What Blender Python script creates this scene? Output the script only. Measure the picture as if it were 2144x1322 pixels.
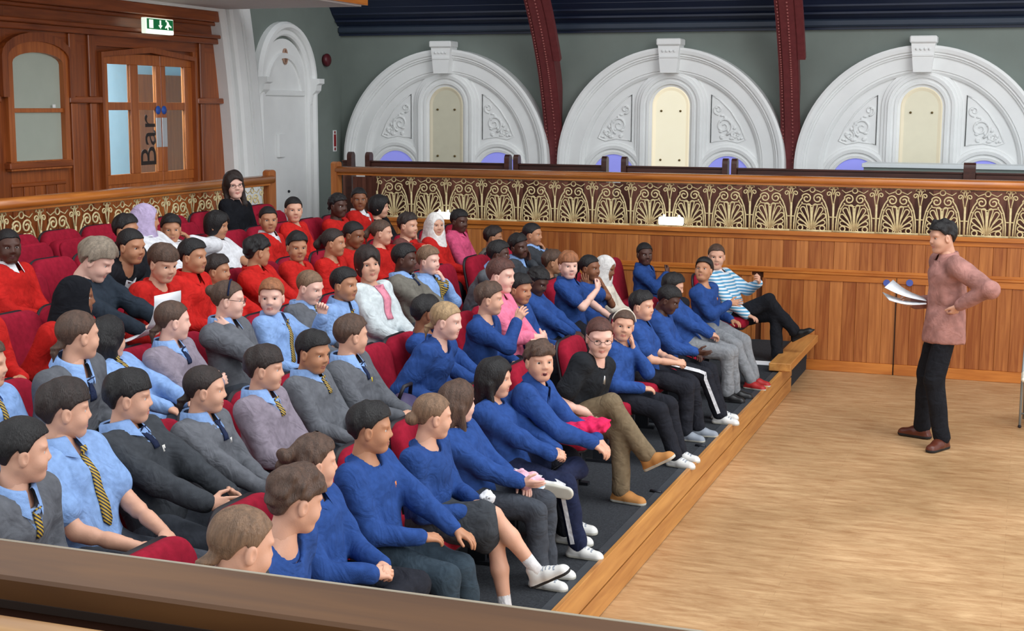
import bpy, bmesh, math, random
import numpy as np
from mathutils import Matrix, Vector, Euler
random.seed(7); rng = np.random.RandomState(7)
for o in list(bpy.data.objects): bpy.data.objects.remove(o, do_unlink=True)
scene = bpy.context.scene
COL = scene.collection

# ------------------------------------------------------------------ camera
W_PX, H_PX, F_PX = 2144.0, 1322.0, 2970.0
CAM = np.array([0.0, 0.0, 2.70])
YAW, PITCH, ROLL = math.radians(19.844), math.radians(8.435), math.radians(-0.301)
def cam_axes():
    cy, sy, cp, sp = math.cos(YAW), math.sin(YAW), math.cos(PITCH), math.sin(PITCH)
    f = np.array([-sy*cp, cy*cp, -sp]); r = np.array([cy, sy, 0.0]); d = np.cross(f, r)
    cr, sr = math.cos(ROLL), math.sin(ROLL)
    return cr*r + sr*d, -sr*r + cr*d, f
CR, CD, CF = cam_axes()
cd = bpy.data.cameras.new('camera'); cam = bpy.data.objects.new('camera', cd); COL.objects.link(cam)
cd.sensor_width = 36.0; cd.lens = F_PX*36.0/W_PX; cd.clip_end = 100
cam.matrix_world = Matrix(((CR[0], -CD[0], -CF[0], CAM[0]), (CR[1], -CD[1], -CF[1], CAM[1]), (CR[2], -CD[2], -CF[2], CAM[2]), (0, 0, 0, 1)))
scene.camera = cam
def ray(u, v): return (u-W_PX/2)/F_PX*CR + (v-H_PX/2)/F_PX*CD + CF
def onx(u, v, x): d = ray(u, v); return CAM + d*(x/d[0])
def ony(u, v, y): d = ray(u, v); return CAM + d*(y/d[1])
def onz(u, v, z): d = ray(u, v); return CAM + d*((z-CAM[2])/d[2])

# ------------------------------------------------------------------ light
world = bpy.data.worlds.new('world'); scene.world = world; world.use_nodes = True
bg = world.node_tree.nodes['Background']; bg.inputs[0].default_value = (0.93, 0.97, 1.0, 1); bg.inputs[1].default_value = 1.2
def area(name, loc, target, sx, sy, power, col=(1, 1, 1)):
    l = bpy.data.lights.new(name, 'AREA'); l.shape = 'RECTANGLE'; l.size = sx; l.size_y = sy; l.energy = power; l.color = col
    o = bpy.data.objects.new(name, l); COL.objects.link(o); o.location = loc
    o.rotation_euler = (Vector(target)-Vector(loc)).to_track_quat('-Z', 'Y').to_euler(); return o
area('skylight_daylight', (2.5, 8.5, 8.5), (-3.0, 9.5, 0.5), 5, 9, 620, (0.95, 0.98, 1.0))
area('window_daylight', (6.5, 3.0, 4.8), (-3.5, 9.0, 1.0), 4, 3, 260, (0.95, 0.98, 1.0))
scene.view_settings.view_transform = 'Standard'; scene.view_settings.look = 'None'
scene.view_settings.exposure = 0.0; scene.view_settings.gamma = 1.0; scene.view_settings.use_curve_mapping = False

# ------------------------------------------------------------------ materials
def lin(c): return tuple(((x/255.0)/12.92 if x/255.0 <= 0.04045 else ((x/255.0+0.055)/1.055)**2.4) for x in c)
MATS = {}
def nodes_of(name):
    m = bpy.data.materials.new(name); m.use_nodes = True; MATS[name] = m
    return m, m.node_tree.nodes, m.node_tree.links, m.node_tree.nodes['Principled BSDF']
def M(name, rgb, rough=0.6, var=0.12, scale=8.0, bump=0.0, bscale=200.0, metal=0.0, spec=0.4, emit=None, es=0.0, stretch=(1, 1, 1), objvar=0.0, sheen=0.0, sss=0.0, fold=0.0):
    if name in MATS: return MATS[name]
    m, N, L, b = nodes_of(name); c = lin(rgb)
    b.inputs['Roughness'].default_value = rough; b.inputs['Metallic'].default_value = metal
    b.inputs['Specular IOR Level'].default_value = spec
    if sheen: b.inputs['Sheen Weight'].default_value = sheen
    if sss:
        b.inputs['Subsurface Weight'].default_value = sss; b.inputs['Subsurface Radius'].default_value = (0.02, 0.008, 0.004); b.inputs['Subsurface Scale'].default_value = 0.3
    tc = N.new('ShaderNodeTexCoord'); mp = N.new('ShaderNodeMapping'); mp.inputs['Scale'].default_value = stretch
    L.new(tc.outputs['Object'], mp.inputs[0])
    nz = N.new('ShaderNodeTexNoise'); nz.inputs['Scale'].default_value = scale; nz.inputs['Detail'].default_value = 5; L.new(mp.outputs[0], nz.inputs[0])
    rp = N.new('ShaderNodeValToRGB'); rp.color_ramp.elements[0].position = 0.3; rp.color_ramp.elements[1].position = 0.7
    rp.color_ramp.elements[0].color = tuple(x*(1-var) for x in c)+(1,); rp.color_ramp.elements[1].color = tuple(min(1, x*(1+var)) for x in c)+(1,)
    L.new(nz.outputs[0], rp.inputs[0]); out = rp.outputs[0]
    if objvar:
        oi = N.new('ShaderNodeObjectInfo'); mr = N.new('ShaderNodeMapRange'); mr.inputs[3].default_value = 1-objvar; mr.inputs[4].default_value = 1+objvar
        L.new(oi.outputs['Random'], mr.inputs[0]); mx = N.new('ShaderNodeVectorMath'); mx.operation = 'SCALE'
        L.new(out, mx.inputs[0]); L.new(mr.outputs[0], mx.inputs['Scale']); out = mx.outputs[0]
    L.new(out, b.inputs['Base Color'])
    if fold:
        n3 = N.new('ShaderNodeTexNoise'); n3.inputs['Scale'].default_value = fold; n3.inputs['Detail'].default_value = 2; n3.inputs['Distortion'].default_value = 1.6; L.new(mp.outputs[0], n3.inputs[0])
    if bump:
        n2 = N.new('ShaderNodeTexNoise'); n2.inputs['Scale'].default_value = bscale; n2.inputs['Detail'].default_value = 3; L.new(mp.outputs[0], n2.inputs[0])
        bp = N.new('ShaderNodeBump'); bp.inputs['Strength'].default_value = bump; bp.inputs['Distance'].default_value = 0.01
        L.new(n2.outputs[0], bp.inputs['Height']); L.new(bp.outputs[0], b.inputs['Normal'])
        if fold:
            b3 = N.new('ShaderNodeBump'); b3.inputs['Strength'].default_value = 0.45; b3.inputs['Distance'].default_value = 0.035; L.new(n3.outputs[0], b3.inputs['Height']); L.new(b3.outputs[0], bp.inputs['Normal'])
    if emit: b.inputs['Emission Color'].default_value = lin(emit)+(1,); b.inputs['Emission Strength'].default_value = es
    return m
def WOOD(name, a, bcol, rough=0.35, stretch=(14, 14, 0.9), objvar=0.25, scale=2.2, coat=0.15):
    if name in MATS: return MATS[name]
    m, N, L, b = nodes_of(name)
    b.inputs['Roughness'].default_value = rough; b.inputs['Coat Weight'].default_value = coat; b.inputs['Coat Roughness'].default_value = 0.25
    tc = N.new('ShaderNodeTexCoord'); mp = N.new('ShaderNodeMapping'); mp.inputs['Scale'].default_value = stretch; L.new(tc.outputs['Object'], mp.inputs[0])
    oi = N.new('ShaderNodeObjectInfo'); L.new(oi.outputs['Random'], mp.inputs['Location'])
    nz = N.new('ShaderNodeTexNoise'); nz.inputs['Scale'].default_value = scale; nz.inputs['Detail'].default_value = 7; nz.inputs['Distortion'].default_value = 0.6; L.new(mp.outputs[0], nz.inputs[0])
    ad = N.new('ShaderNodeMath'); ad.operation = 'MULTIPLY_ADD'; ad.inputs[1].default_value = objvar*2; ad.inputs[2].default_value = -objvar
    L.new(oi.outputs['Random'], ad.inputs[0]); s = N.new('ShaderNodeMath'); s.operation = 'ADD'; L.new(ad.outputs[0], s.inputs[0]); L.new(nz.outputs[0], s.inputs[1])
    rp = N.new('ShaderNodeValToRGB'); rp.color_ramp.elements[0].position = 0.25; rp.color_ramp.elements[1].position = 0.78
    rp.color_ramp.elements[0].color = lin(a)+(1,); rp.color_ramp.elements[1].color = lin(bcol)+(1,)
    L.new(s.outputs[0], rp.inputs[0]); L.new(rp.outputs[0], b.inputs['Base Color'])
    return m
def STRIPE(name, ca, cb, scale, rot=(0, 0, 0), rough=0.6):
    if name in MATS: return MATS[name]
    m, N, L, b = nodes_of(name); b.inputs['Roughness'].default_value = rough
    tc = N.new('ShaderNodeTexCoord'); mp = N.new('ShaderNodeMapping'); mp.inputs['Rotation'].default_value = rot; L.new(tc.outputs['Object'], mp.inputs[0])
    wv = N.new('ShaderNodeTexWave'); wv.bands_direction = 'Z'; wv.inputs['Scale'].default_value = scale; L.new(mp.outputs[0], wv.inputs[0])
    rp = N.new('ShaderNodeValToRGB'); rp.color_ramp.interpolation = 'CONSTANT'; rp.color_ramp.elements[1].position = 0.5
    rp.color_ramp.elements[0].color = lin(ca)+(1,); rp.color_ramp.elements[1].color = lin(cb)+(1,)
    L.new(wv.outputs[0], rp.inputs[0]); L.new(rp.outputs[0], b.inputs['Base Color']); return m

def FAB(name, rgb, **k):
    k.setdefault('rough', 0.9); k.setdefault('var', 0.16); k.setdefault('scale', 30); k.setdefault('bump', 0.25); k.setdefault('bscale', 350); k.setdefault('spec', 0.15); k.setdefault('objvar', 0.1); k.setdefault('fold', 9.0)
    return M(name, rgb, **k)
BLUE = FAB('blue_fleece', (44, 74, 136)); RED = FAB('red_fleece', (192, 36, 32)); GREY = FAB('grey_knit', (98, 100, 106)); LGREY = FAB('mauve_grey_knit', (140, 130, 142))
DGREY = FAB('charcoal_knit', (62, 65, 70)); OLIVE = FAB('olive_grey_knit', (112, 108, 100)); SHIRT = FAB('pale_blue_cotton', (138, 170, 220), rough=0.75); WHITE = FAB('white_cotton', (226, 226, 230), rough=0.75)
BLACK = FAB('black_cloth', (30, 31, 36)); DSHIRT = FAB('dark_slate_shirt', (40, 48, 58)); PINK = FAB('pink_check', (226, 120, 150)); ROSE = FAB('rose_cotton', (222, 90, 130)); CREAM = FAB('cream_cotton', (226, 216, 200))
CARDI = FAB('white_cardigan', (214, 222, 224)); NAVY = FAB('navy_cloth', (34, 40, 66)); TROUS = FAB('grey_trouser', (70, 74, 82)); BTROUS = FAB('black_trouser', (36, 37, 44)); JEAN = FAB('dark_denim', (52, 64, 74)); LJEAN = FAB('pale_denim', (140, 160, 190))
KHAKI = FAB('khaki_cloth', (120, 104, 82)); LTROUS = FAB('light_grey_trouser', (140, 142, 146)); MSHIRT = FAB('dusty_pink_shirt', (166, 120, 112), scale=14, var=0.25); PINKTOP = FAB('pink_top', (240, 150, 170)); MAG = FAB('magenta_fleece', (216, 40, 90))
HW = FAB('white_scarf', (228, 224, 220)); HB = FAB('black_scarf', (22, 23, 28)); HL = FAB('lilac_scarf', (190, 172, 206)); BROWNJ = FAB('brown_jacket', (110, 70, 66)); COAT = FAB('black_coat', (24, 25, 30)); DTEE = FAB('black_tee', (34, 36, 40))
TIE = STRIPE('striped_tie', (34, 36, 58), (196, 160, 50), 26, (0.7, 0.0, 0)); NTIE = FAB('navy_tie', (36, 44, 70)); STRIPETOP = STRIPE('striped_top', (226, 232, 238), (84, 156, 196), 10)
SEATRED = FAB('red_upholstery', (152, 26, 48), objvar=0.06, fold=0); SHELL = M('dark_seat_shell', (34, 28, 34), 0.5); STEEL = M('dark_steel', (50, 52, 58), 0.4, metal=0.6)
def SK(n, c, lip): return (M('skin_'+n, c, 0.5, 0.06, 12, bump=0.06, bscale=150, sss=0.08), M('lip_'+n, lip, 0.42, 0.06))
SKIN = {'p': SK('pale', (232, 184, 166), (206, 136, 124)), 'l': SK('light', (216, 164, 138), (190, 122, 108)), 'o': SK('olive', (186, 132, 100), (158, 98, 82)), 'b': SK('brown', (134, 86, 60), (114, 66, 56)), 'd': SK('dark', (82, 52, 42), (84, 48, 46))}
def HR(n, c): return M('hair_'+n, c, 0.45, 0.35, 60, bump=0.6, bscale=260, spec=0.4, stretch=(1, 1, 0.15))
HAIR = {'k': HR('black', (26, 23, 24)), 'dk': HR('dark_brown', (46, 35, 32)), 'br': HR('brown', (84, 62, 50)), 'lb': HR('light_brown', (124, 96, 74)), 'bl': HR('blond', (170, 140, 104)), 'gi': HR('ginger', (156, 100, 66)), 'gr': HR('grey_fair', (138, 124, 108)), 'au': HR('auburn', (86, 52, 44))}
EYEW = M('eye_white', (206, 202, 198), 0.5, 0.02, spec=0.2); IRIS = M('iris_brown', (62, 42, 32), 0.2, 0.1); PUPIL = M('pupil_black', (10, 10, 10), 0.15, 0.0)
SHW = M('white_leather', (222, 220, 216), 0.5); SHB = M('black_leather', (28, 27, 28), 0.4); SHBR = M('brown_leather', (92, 44, 30), 0.35); SHT = M('tan_suede', (188, 130, 72), 0.8); SHG = M('grey_mesh', (140, 146, 156), 0.7); SHR = M('red_trainer', (170, 40, 40), 0.5)
SOLE = M('pale_sole', (196, 192, 180), 0.7); SOLED = M('dark_sole', (34, 34, 36), 0.7); SOCK = FAB('white_sock', (226, 222, 222)); PSOCK = FAB('pink_sock', (236, 180, 196))
WHITEP = M('white_paint', (242, 243, 242), 0.55, 0.04, 3, bump=0.04, bscale=40); GREEN = M('grey_green_wall', (122, 131, 125), 0.75, 0.06, 2.5, bump=0.05, bscale=60)
MAROON = M('maroon_iron', (112, 52, 54), 0.45, 0.12, 20, bump=0.1, bscale=80); NIGHT = M('dark_blue_boards', (30, 38, 60), 0.35, 0.15, 3, stretch=(0.5, 6, 6)); GOLD = M('aged_gold_iron', (220, 202, 154), 0.5, 0.18, 30, metal=0.0)
WOODW = WOOD('orange_pine_board', (146, 78, 36), (200, 128, 68), objvar=0.2); WOODR = WOOD('varnished_rail', (168, 92, 36), (214, 134, 60), stretch=(0.9, 9, 9), objvar=0.05, rough=0.25, coat=0.5); WOODY = WOOD('varnished_rail_lengthwise', (168, 92, 36), (214, 134, 60), stretch=(9, 0.9, 9), objvar=0.05, rough=0.25, coat=0.5)
WOODV = WOOD('mahogany_vertical', (116, 54, 22), (172, 92, 42), objvar=0.1); WOODH = WOOD('mahogany_horizontal', (110, 50, 20), (166, 86, 38), stretch=(12, 0.8, 12), objvar=0.1); WOODD = WOOD('door_oak', (150, 76, 30), (196, 112, 52), objvar=0.08)
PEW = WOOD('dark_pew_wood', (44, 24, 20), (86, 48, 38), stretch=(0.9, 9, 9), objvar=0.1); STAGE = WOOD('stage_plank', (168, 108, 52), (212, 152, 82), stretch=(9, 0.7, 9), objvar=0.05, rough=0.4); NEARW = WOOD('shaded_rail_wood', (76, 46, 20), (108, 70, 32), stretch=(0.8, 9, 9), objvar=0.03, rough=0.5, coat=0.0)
BEHIND = WOOD('red_brown_board', (84, 46, 36), (138, 88, 72), objvar=0.25); CARPET = M('charcoal_carpet', (56, 58, 62), 0.95, 0.3, 90, bump=0.3, bscale=300, spec=0.1); AISLE = M('grey_lino', (120, 118, 112), 0.6)

# ------------------------------------------------------------------ object helpers
def link(name, me, parent=None, mats=None, smooth=False):
    o = bpy.data.objects.new(name, me); COL.objects.link(o)
    if parent is not None: o.parent = parent
    return o
def np_mesh(name, V, Q, mats=(), midx=None, smooth=True):
    """V (n,3); Q list of arrays (m,k) faces"""
    me = bpy.data.meshes.new(name)
    if not isinstance(Q, (list, tuple)): Q = [Q]
    Q = [np.asarray(q, np.int32) for q in Q if len(q)]
    me.vertices.add(len(V)); me.vertices.foreach_set('co', np.asarray(V, np.float32).ravel())
    loops = np.concatenate([q.ravel() for q in Q]); tot = np.concatenate([np.full(len(q), q.shape[1], np.int32) for q in Q])
    st = np.concatenate([[0], np.cumsum(tot)[:-1]]).astype(np.int32)
    me.loops.add(len(loops)); me.loops.foreach_set('vertex_index', loops)
    me.polygons.add(len(tot)); me.polygons.foreach_set('loop_start', st); me.polygons.foreach_set('loop_total', tot)
    if midx is not None: me.polygons.foreach_set('material_index', np.asarray(midx, np.int32))
    me.polygons.foreach_set('use_smooth', np.full(len(tot), smooth, dtype=bool))
    for m in mats: me.materials.append(m)
    me.update(calc_edges=True); return me
class MB:
    """collects boxes, prisms, tubes, sweeps for one mesh"""
    def __init__(s): s.v = []; s.f = []; s.mi = []; s.cur = 0; s.sm = []
    def add(s, V, F, smooth=False):
        n = len(s.v); s.v += [tuple(map(float, p)) for p in V]
        for f in F: s.f.append(tuple(i+n for i in f)); s.mi.append(s.cur); s.sm.append(smooth)
        return s
    def box(s, x0, x1, y0, y1, z0, z1, b=0.0):
        if b <= 0:
            V = [(x, y, z) for z in (z0, z1) for y in (y0, y1) for x in (x0, x1)]
            return s.add(V, [(0, 2, 3, 1), (4, 5, 7, 6), (0, 1, 5, 4), (2, 6, 7, 3), (0, 4, 6, 2), (1, 3, 7, 5)])
        V = []; F = []
        xs, ys, zs = (x0, x1), (y0, y1), (z0, z1); idx = {}
        for i in (0, 1):
            for j in (0, 1):
                for k in (0, 1):
                    si, sj, sk = (1, -1)[i], (1, -1)[j], (1, -1)[k]
                    for a in range(3):
                        p = [xs[i], ys[j], zs[k]]; sg = (si, sj, sk)
                        for q in range(3):
                            if q != a: p[q] += b*sg[q]
                        idx[(i, j, k, a)] = len(V); V.append(p)
        def q(*k): F.append(tuple(idx[x] for x in k))
        for i in (0, 1):
            r = [(i, 0, 0, 0), (i, 1, 0, 0), (i, 1, 1, 0), (i, 0, 1, 0)]; q(*(r if i else r[::-1]))
            r = [(0, i, 0, 1), (0, i, 1, 1), (1, i, 1, 1), (1, i, 0, 1)]; q(*(r if i else r[::-1]))
            r = [(0, 0, i, 2), (1, 0, i, 2), (1, 1, i, 2), (0, 1, i, 2)]; q(*(r if i else r[::-1]))
        for i in (0, 1):
            for j in (0, 1):
                q((i, j, 0, 0), (i, j, 1, 0), (i, j, 1, 1), (i, j, 0, 1))
        for i in (0, 1):
            for k in (0, 1):
                q((i, 0, k, 0), (i, 1, k, 0), (i, 1, k, 2), (i, 0, k, 2))
        for j in (0, 1):
            for k in (0, 1):
                q((0, j, k, 1), (1, j, k, 1), (1, j, k, 2), (0, j, k, 2))
        for i in (0, 1):
            for j in (0, 1):
                for k in (0, 1): q((i, j, k, 0), (i, j, k, 1), (i, j, k, 2))
        return s.add(V, F)
    def tube(s, pts, r, n=8, closed=False, caps=True):
        P = np.array(pts, float); m = len(P); R = np.full(m, r) if np.isscalar(r) else np.array(r)
        T = np.zeros_like(P)
        for i in range(m):
            a = P[(i-1) % m] if (closed or i > 0) else P[i]; b = P[(i+1) % m] if (closed or i < m-1) else P[i]
            t = b-a; T[i] = t/(np.linalg.norm(t)+1e-9)
        ref = np.array([0, 0, 1.0]) if abs(T[0][2]) < 0.9 else np.array([1.0, 0, 0])
        V = []
        for i in range(m):
            ref = ref - T[i]*ref.dot(T[i]); ref /= np.linalg.norm(ref)+1e-9; b = np.cross(T[i], ref)
            for k in range(n):
                a = 2*math.pi*k/n; V.append(P[i]+R[i]*(math.cos(a)*ref+math.sin(a)*b))
        F = []
        for i in range(m if closed else m-1):
            j = (i+1) % m
            for k in range(n): F.append((i*n+k, i*n+(k+1) % n, j*n+(k+1) % n, j*n+k))
        if caps and not closed: F.append(tuple(range(n))[::-1]); F.append(tuple((m-1)*n+k for k in range(n)))
        return s.add(V, F, True)
    def prism(s, poly, y0, y1, axis='y', smooth=False):
        """poly: list of 2D pts; extruded along axis; poly coords are (x,z) for y, (y,z) for x, (x,y) for z"""
        n = len(poly)
        def P(p, d):
            return {'y': (p[0], d, p[1]), 'x': (d, p[0], p[1]), 'z': (p[0], p[1], d)}[axis]
        V = [P(p, y0) for p in poly]+[P(p, y1) for p in poly]
        F = [tuple(range(n)), tuple(range(n, 2*n))[::-1]]+[(i, n+i, n+(i+1) % n, (i+1) % n) for i in range(n)]
        return s.add(V, F, smooth)
    def sweep(s, path, prof, closed_prof=False):
        """path: list of (origin, outdir, depthdir); prof: list of (a along outdir, b along depthdir)"""
        k = len(prof); V = []
        for o, a, b in path:
            o = np.array(o, float); a = np.array(a, float); b = np.array(b, float)
            for p in prof: V.append(o+a*p[0]+b*p[1])
        F = []
        for i in range(len(path)-1):
            for j in range(k if closed_prof else k-1):
                j2 = (j+1) % k; F.append((i*k+j, i*k+j2, (i+1)*k+j2, (i+1)*k+j))
        return s.add(V, F)
    def ball(s, c, r, n=8):
        r = (r, r, r) if np.isscalar(r) else r; V = [(c[0], c[1], c[2]-r[2])]
        for i in range(1, n):
            th = math.pi*i/n-math.pi/2
            for j in range(n*2):
                a = math.pi*j/n; V.append((c[0]+r[0]*math.cos(th)*math.cos(a), c[1]+r[1]*math.cos(th)*math.sin(a), c[2]+r[2]*math.sin(th)))
        V.append((c[0], c[1], c[2]+r[2])); m = n*2; F = [(0, 1+(j+1) % m, 1+j) for j in range(m)]
        for i in range(n-2):
            for j in range(m): F.append((1+i*m+j, 1+i*m+(j+1) % m, 1+(i+1)*m+(j+1) % m, 1+(i+1)*m+j))
        e = len(V)-1; F += [(e, 1+(n-2)*m+j, 1+(n-2)*m+(j+1) % m) for j in range(m)]
        return s.add(V, F, True)
    def mesh(s, name, mats):
        me = bpy.data.meshes.new(name); me.from_pydata(s.v, [], s.f)
        for m in (mats if isinstance(mats, (list, tuple)) else [mats]): me.materials.append(m)
        me.polygons.foreach_set('material_index', s.mi); me.polygons.foreach_set('use_smooth', s.sm)
        bm = bmesh.new(); bm.from_mesh(me); bmesh.ops.recalc_face_normals(bm, faces=bm.faces); bm.to_mesh(me); bm.free()
        me.update(); return me
    def build(s, name, mats, parent=None, loc=None):
        o = link(name, s.mesh(name, mats), parent)
        if loc is not None: o.location = loc
        return o
def tag(o, label=None, cat=None, group=None, kind=None):
    if label: o['label'] = label
    if cat: o['category'] = cat
    if group: o['group'] = group
    if kind: o['kind'] = kind
    return o
def empty(name, loc=(0, 0, 0), rz=0.0):
    o = bpy.data.objects.new(name, None); COL.objects.link(o); o.location = loc; o.rotation_euler = (0, 0, rz); o.empty_display_size = 0.1; return o
def struct(o): o['kind'] = 'structure'; return o
def copy_tree(o, parent=None):
    c = o.copy(); COL.objects.link(c); c.parent = parent
    for ch in list(o.children): copy_tree(ch, c)
    return c

# ================================================================== SETTING
YW, YB, XL = 14.70, 17.30, -8.69          # panelled front of far gallery, back wall, left wall
XE, ZP = -2.01, 0.285                     # platform edge
ROWX = [2.62, 3.42, 4.24, 5.06, 5.88, 6.62]; RISE = 0.14
TIER = [ZP+RISE*i for i in range(6)]; TIER[5] -= 0.06
GZ = 1.0                                  # gallery floor
def floor_mat():
    m, N, L, b = nodes_of('worn_hall_floor')
    tc = N.new('ShaderNodeTexCoord'); mp = N.new('ShaderNodeMapping'); mp.inputs['Scale'].default_value = (2.4, 9, 1); L.new(tc.outputs['Object'], mp.inputs[0])
    n1 = N.new('ShaderNodeTexNoise'); n1.inputs['Scale'].default_value = 1.5; n1.inputs['Detail'].default_value = 12; n1.inputs['Roughness'].default_value = 0.74; n1.inputs['Distortion'].default_value = 0.4; L.new(mp.outputs[0], n1.inputs[0])
    n2 = N.new('ShaderNodeTexNoise'); n2.inputs['Scale'].default_value = 0.8; n2.inputs['Detail'].default_value = 6; L.new(tc.outputs['Object'], n2.inputs[0])
    rp = N.new('ShaderNodeValToRGB'); rp.color_ramp.elements[0].position = 0.32; rp.color_ramp.elements[1].position = 0.66
    rp.color_ramp.elements[0].color = lin((168, 124, 82))+(1,); rp.color_ramp.elements[1].color = lin((216, 178, 132))+(1,); L.new(n1.outputs[0], rp.inputs[0])
    rp2 = N.new('ShaderNodeValToRGB'); rp2.color_ramp.elements[0].position = 0.35; rp2.color_ramp.elements[1].position = 0.65
    rp2.color_ramp.elements[0].color = (0.78, 0.76, 0.72, 1); rp2.color_ramp.elements[1].color = (1.08, 1.08, 1.1, 1); L.new(n2.outputs[0], rp2.inputs[0])
    mx = N.new('ShaderNodeMix'); mx.data_type = 'RGBA'; mx.blend_type = 'MULTIPLY'; mx.inputs[0].default_value = 1.0; L.new(rp.outputs[0], mx.inputs[6]); L.new(rp2.outputs[0], mx.inputs[7])
    br = N.new('ShaderNodeTexBrick'); br.inputs['Scale'].default_value = 1.0; br.inputs['Brick Width'].default_value = 2.4; br.inputs['Row Height'].default_value = 0.085; br.inputs['Mortar Size'].default_value = 0.0025
    br.inputs['Color1'].default_value = (1, 1, 1, 1); br.inputs['Color2'].default_value = (0.93, 0.92, 0.9, 1); br.inputs['Mortar'].default_value = (0.86, 0.84, 0.82, 1); L.new(tc.outputs['Object'], br.inputs[0])
    m2 = N.new('ShaderNodeMix'); m2.data_type = 'RGBA'; m2.blend_type = 'MULTIPLY'; m2.inputs[0].default_value = 1.0; L.new(mx.outputs[2], m2.inputs[6]); L.new(br.outputs[0], m2.inputs[7])
    L.new(m2.outputs[2], b.inputs['Base Color']); b.inputs['Roughness'].default_value = 0.42
    mr = N.new('ShaderNodeMapRange'); mr.inputs[3].default_value = 0.3; mr.inputs[4].default_value = 0.6; L.new(n1.outputs[0], mr.inputs[0]); L.new(mr.outputs[0], b.inputs['Roughness'])
    return m
struct(MB().box(-9.5, 7, 1.9, YW+0.1, -0.12, 0).build('floor', floor_mat()))

# ---- tiers of the seating platform (carpeted) with plank edge
tiers = struct(empty('floor_tiers', (0, 0, 0)))
for i in range(6):
    x1 = XE-0.035 if i == 0 else -(ROWX[i-1]+0.36)
    x0 = -(ROWX[i]+0.36) if i < 5 else -7.05
    MB().box(x0, x1, 2.0, YW-0.01 if i < 5 else 12.6, 0.003, TIER[i]).build('carpeted_tier', CARPET, tiers)
MB().box(XL, -7.05, 2.0, YB, 0.003, GZ-0.01).build('aisle_floor', AISLE, tiers)
MB().box(-7.05, -(ROWX[5]+0.0), 12.6, YW-0.05, 0.003, GZ-0.012).build('aisle_step', AISLE, tiers)
edge = empty('platform_edging', (XE, 8, 0)); tag(edge, 'two long pale wooden planks facing the front edge of the carpeted platform', 'edging')
def local(o, x0, x1, y0, y1, z0, z1, name, mat, parent, b=0.004):
    return MB().box(x0-o[0], x1-o[0], y0-o[1], y1-o[1], z0-o[2], z1-o[2], b).build(name, mat, parent)
eo = (XE, 8, 0)
local(eo, XE-0.03, XE, 2.0, 13.46, 0.152, ZP+0.012, 'upper_plank', STAGE, edge)
local(eo, XE-0.03, XE-0.002, 2.0, 13.46, 0.004, 0.138, 'lower_plank', STAGE, edge)
local(eo, XE-0.03, XE-0.026, 2.0, 13.46, 0.13, 0.156, 'shadow_gap', M('dark_gap', (40, 26, 18), 0.8), edge, 0)
for y in (4.6, 5.9, 7.2, 8.5, 9.8):
    t = MB(); t.tube([(-0.12, y-8, ZP+0.004), (-0.045, y-8.02, ZP+0.006)], 0.012, 6); t.build('carpet_fixing', STEEL, edge)
MB().box(-0.085, -0.03, -4.6, 5.4, ZP-0.002, ZP+0.004).build('edge_strip', M('grey_rubber', (60, 63, 68), 0.6), edge)
stp = empty('step_block', (XE+0.02, 13.6, 0)); tag(stp, 'raised wooden block with pale top at the far end of the platform edge', 'step block')
MB().box(-0.14, 0.06, -0.75, 1.04, 0.30, 0.375, 0.006).build('block_top', STAGE, stp)
MB().box(-0.22, -0.12, -0.1, 1.04, 0.29, 0.302).build('block_base', M('dark_recess_board', (52, 40, 36), 0.7), stp)

# ---- panelled wall under far balustrade
wf = struct(empty('wall_far', (-2, YW, 0)))
wo = (-2, YW, 0)
X0, X1 = -7.46, 3.2
MB().box(X0+2, X1+2, 0.02, 0.14, 0, 1.42).build('wall_core', M('dark_board_core', (96, 52, 26), 0.7), wf)
def boards(x0, x1, z0, z1, pitch=0.128):
    n = int((x1-x0)/pitch); w = (x1-x0)/n
    me = None
    for i in range(n):
        ww = w
        if me is None: me = MB().box(-w/2+0.0008, w/2-0.0008, -0.012, 0.02, 0, z1-z0, 0.003).mesh('board', WOODW)
        o = link('board', me, wf); o.location = (x0+w*(i+0.5)+2, random.uniform(-0.002, 0.002), z0)
boards(X0, -2.62, 0.11, 0.96); boards(-2.5, -1.176, 0.11, 0.96); boards(-1.170, 0.34, 0.11, 0.96); boards(0.38, X1, 0.11, 0.96)
boards(X0, X1, 1.05, 1.345)
for (a, b, z0, z1, d) in ((X0, -1.178, 0, 0.11, 0.03), (-1.168, 0.36, 0, 0.11, 0.03), (0.37, X1, 0, 0.11, 0.03), (X0, -2.64, 0.955, 1.0, 0.025), (-2.52, 0.36, 0.935, 1.0, 0.025), (0.37, X1, 0.935, 1.0, 0.025), (X0, X1, 1.0, 1.025, 0.035), (X0, X1, 1.025, 1.055, 0.02), (X0, X1, 1.34, 1.39, 0.022), (X0, X1, 1.39, 1.435, 0.045)):
    local(wo, a, b, YW-d, YW+0.02, z0, z1, 'panel_rail', WOODR, wf, 0.004)
for a in (-2.63, -2.51): local(wo, a-0.02 if a > -2.6 else a, a+0.04 if a < -2.6 else a+0.02, YW-0.022, YW+0.02, 0.11, 0.94, 'panel_stile', WOODW, wf)
MB().box(-0.0025, 0.0025, -0.020, 0.0, 0.0, 0.995).build('door_seam', MATS['dark_gap'], wf, (0.827, -0.012, 0))
for u in (1857, 1905):   # two blue door discs
    p = ony(u, 592, YW); d = MB(); d.prism([(.034*math.cos(t*math.pi/10), .034*math.sin(t*math.pi/10)) for t in range(20)], -.034, -.024, 'y'); tag(d.build('door_disc', M('blue_plastic', (80, 96, 170), 0.4), None, (p[0], YW, p[2])), ('left' if u < 1880 else 'right')+' small round blue disc on the panelled wall behind the papers', 'disc')

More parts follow.
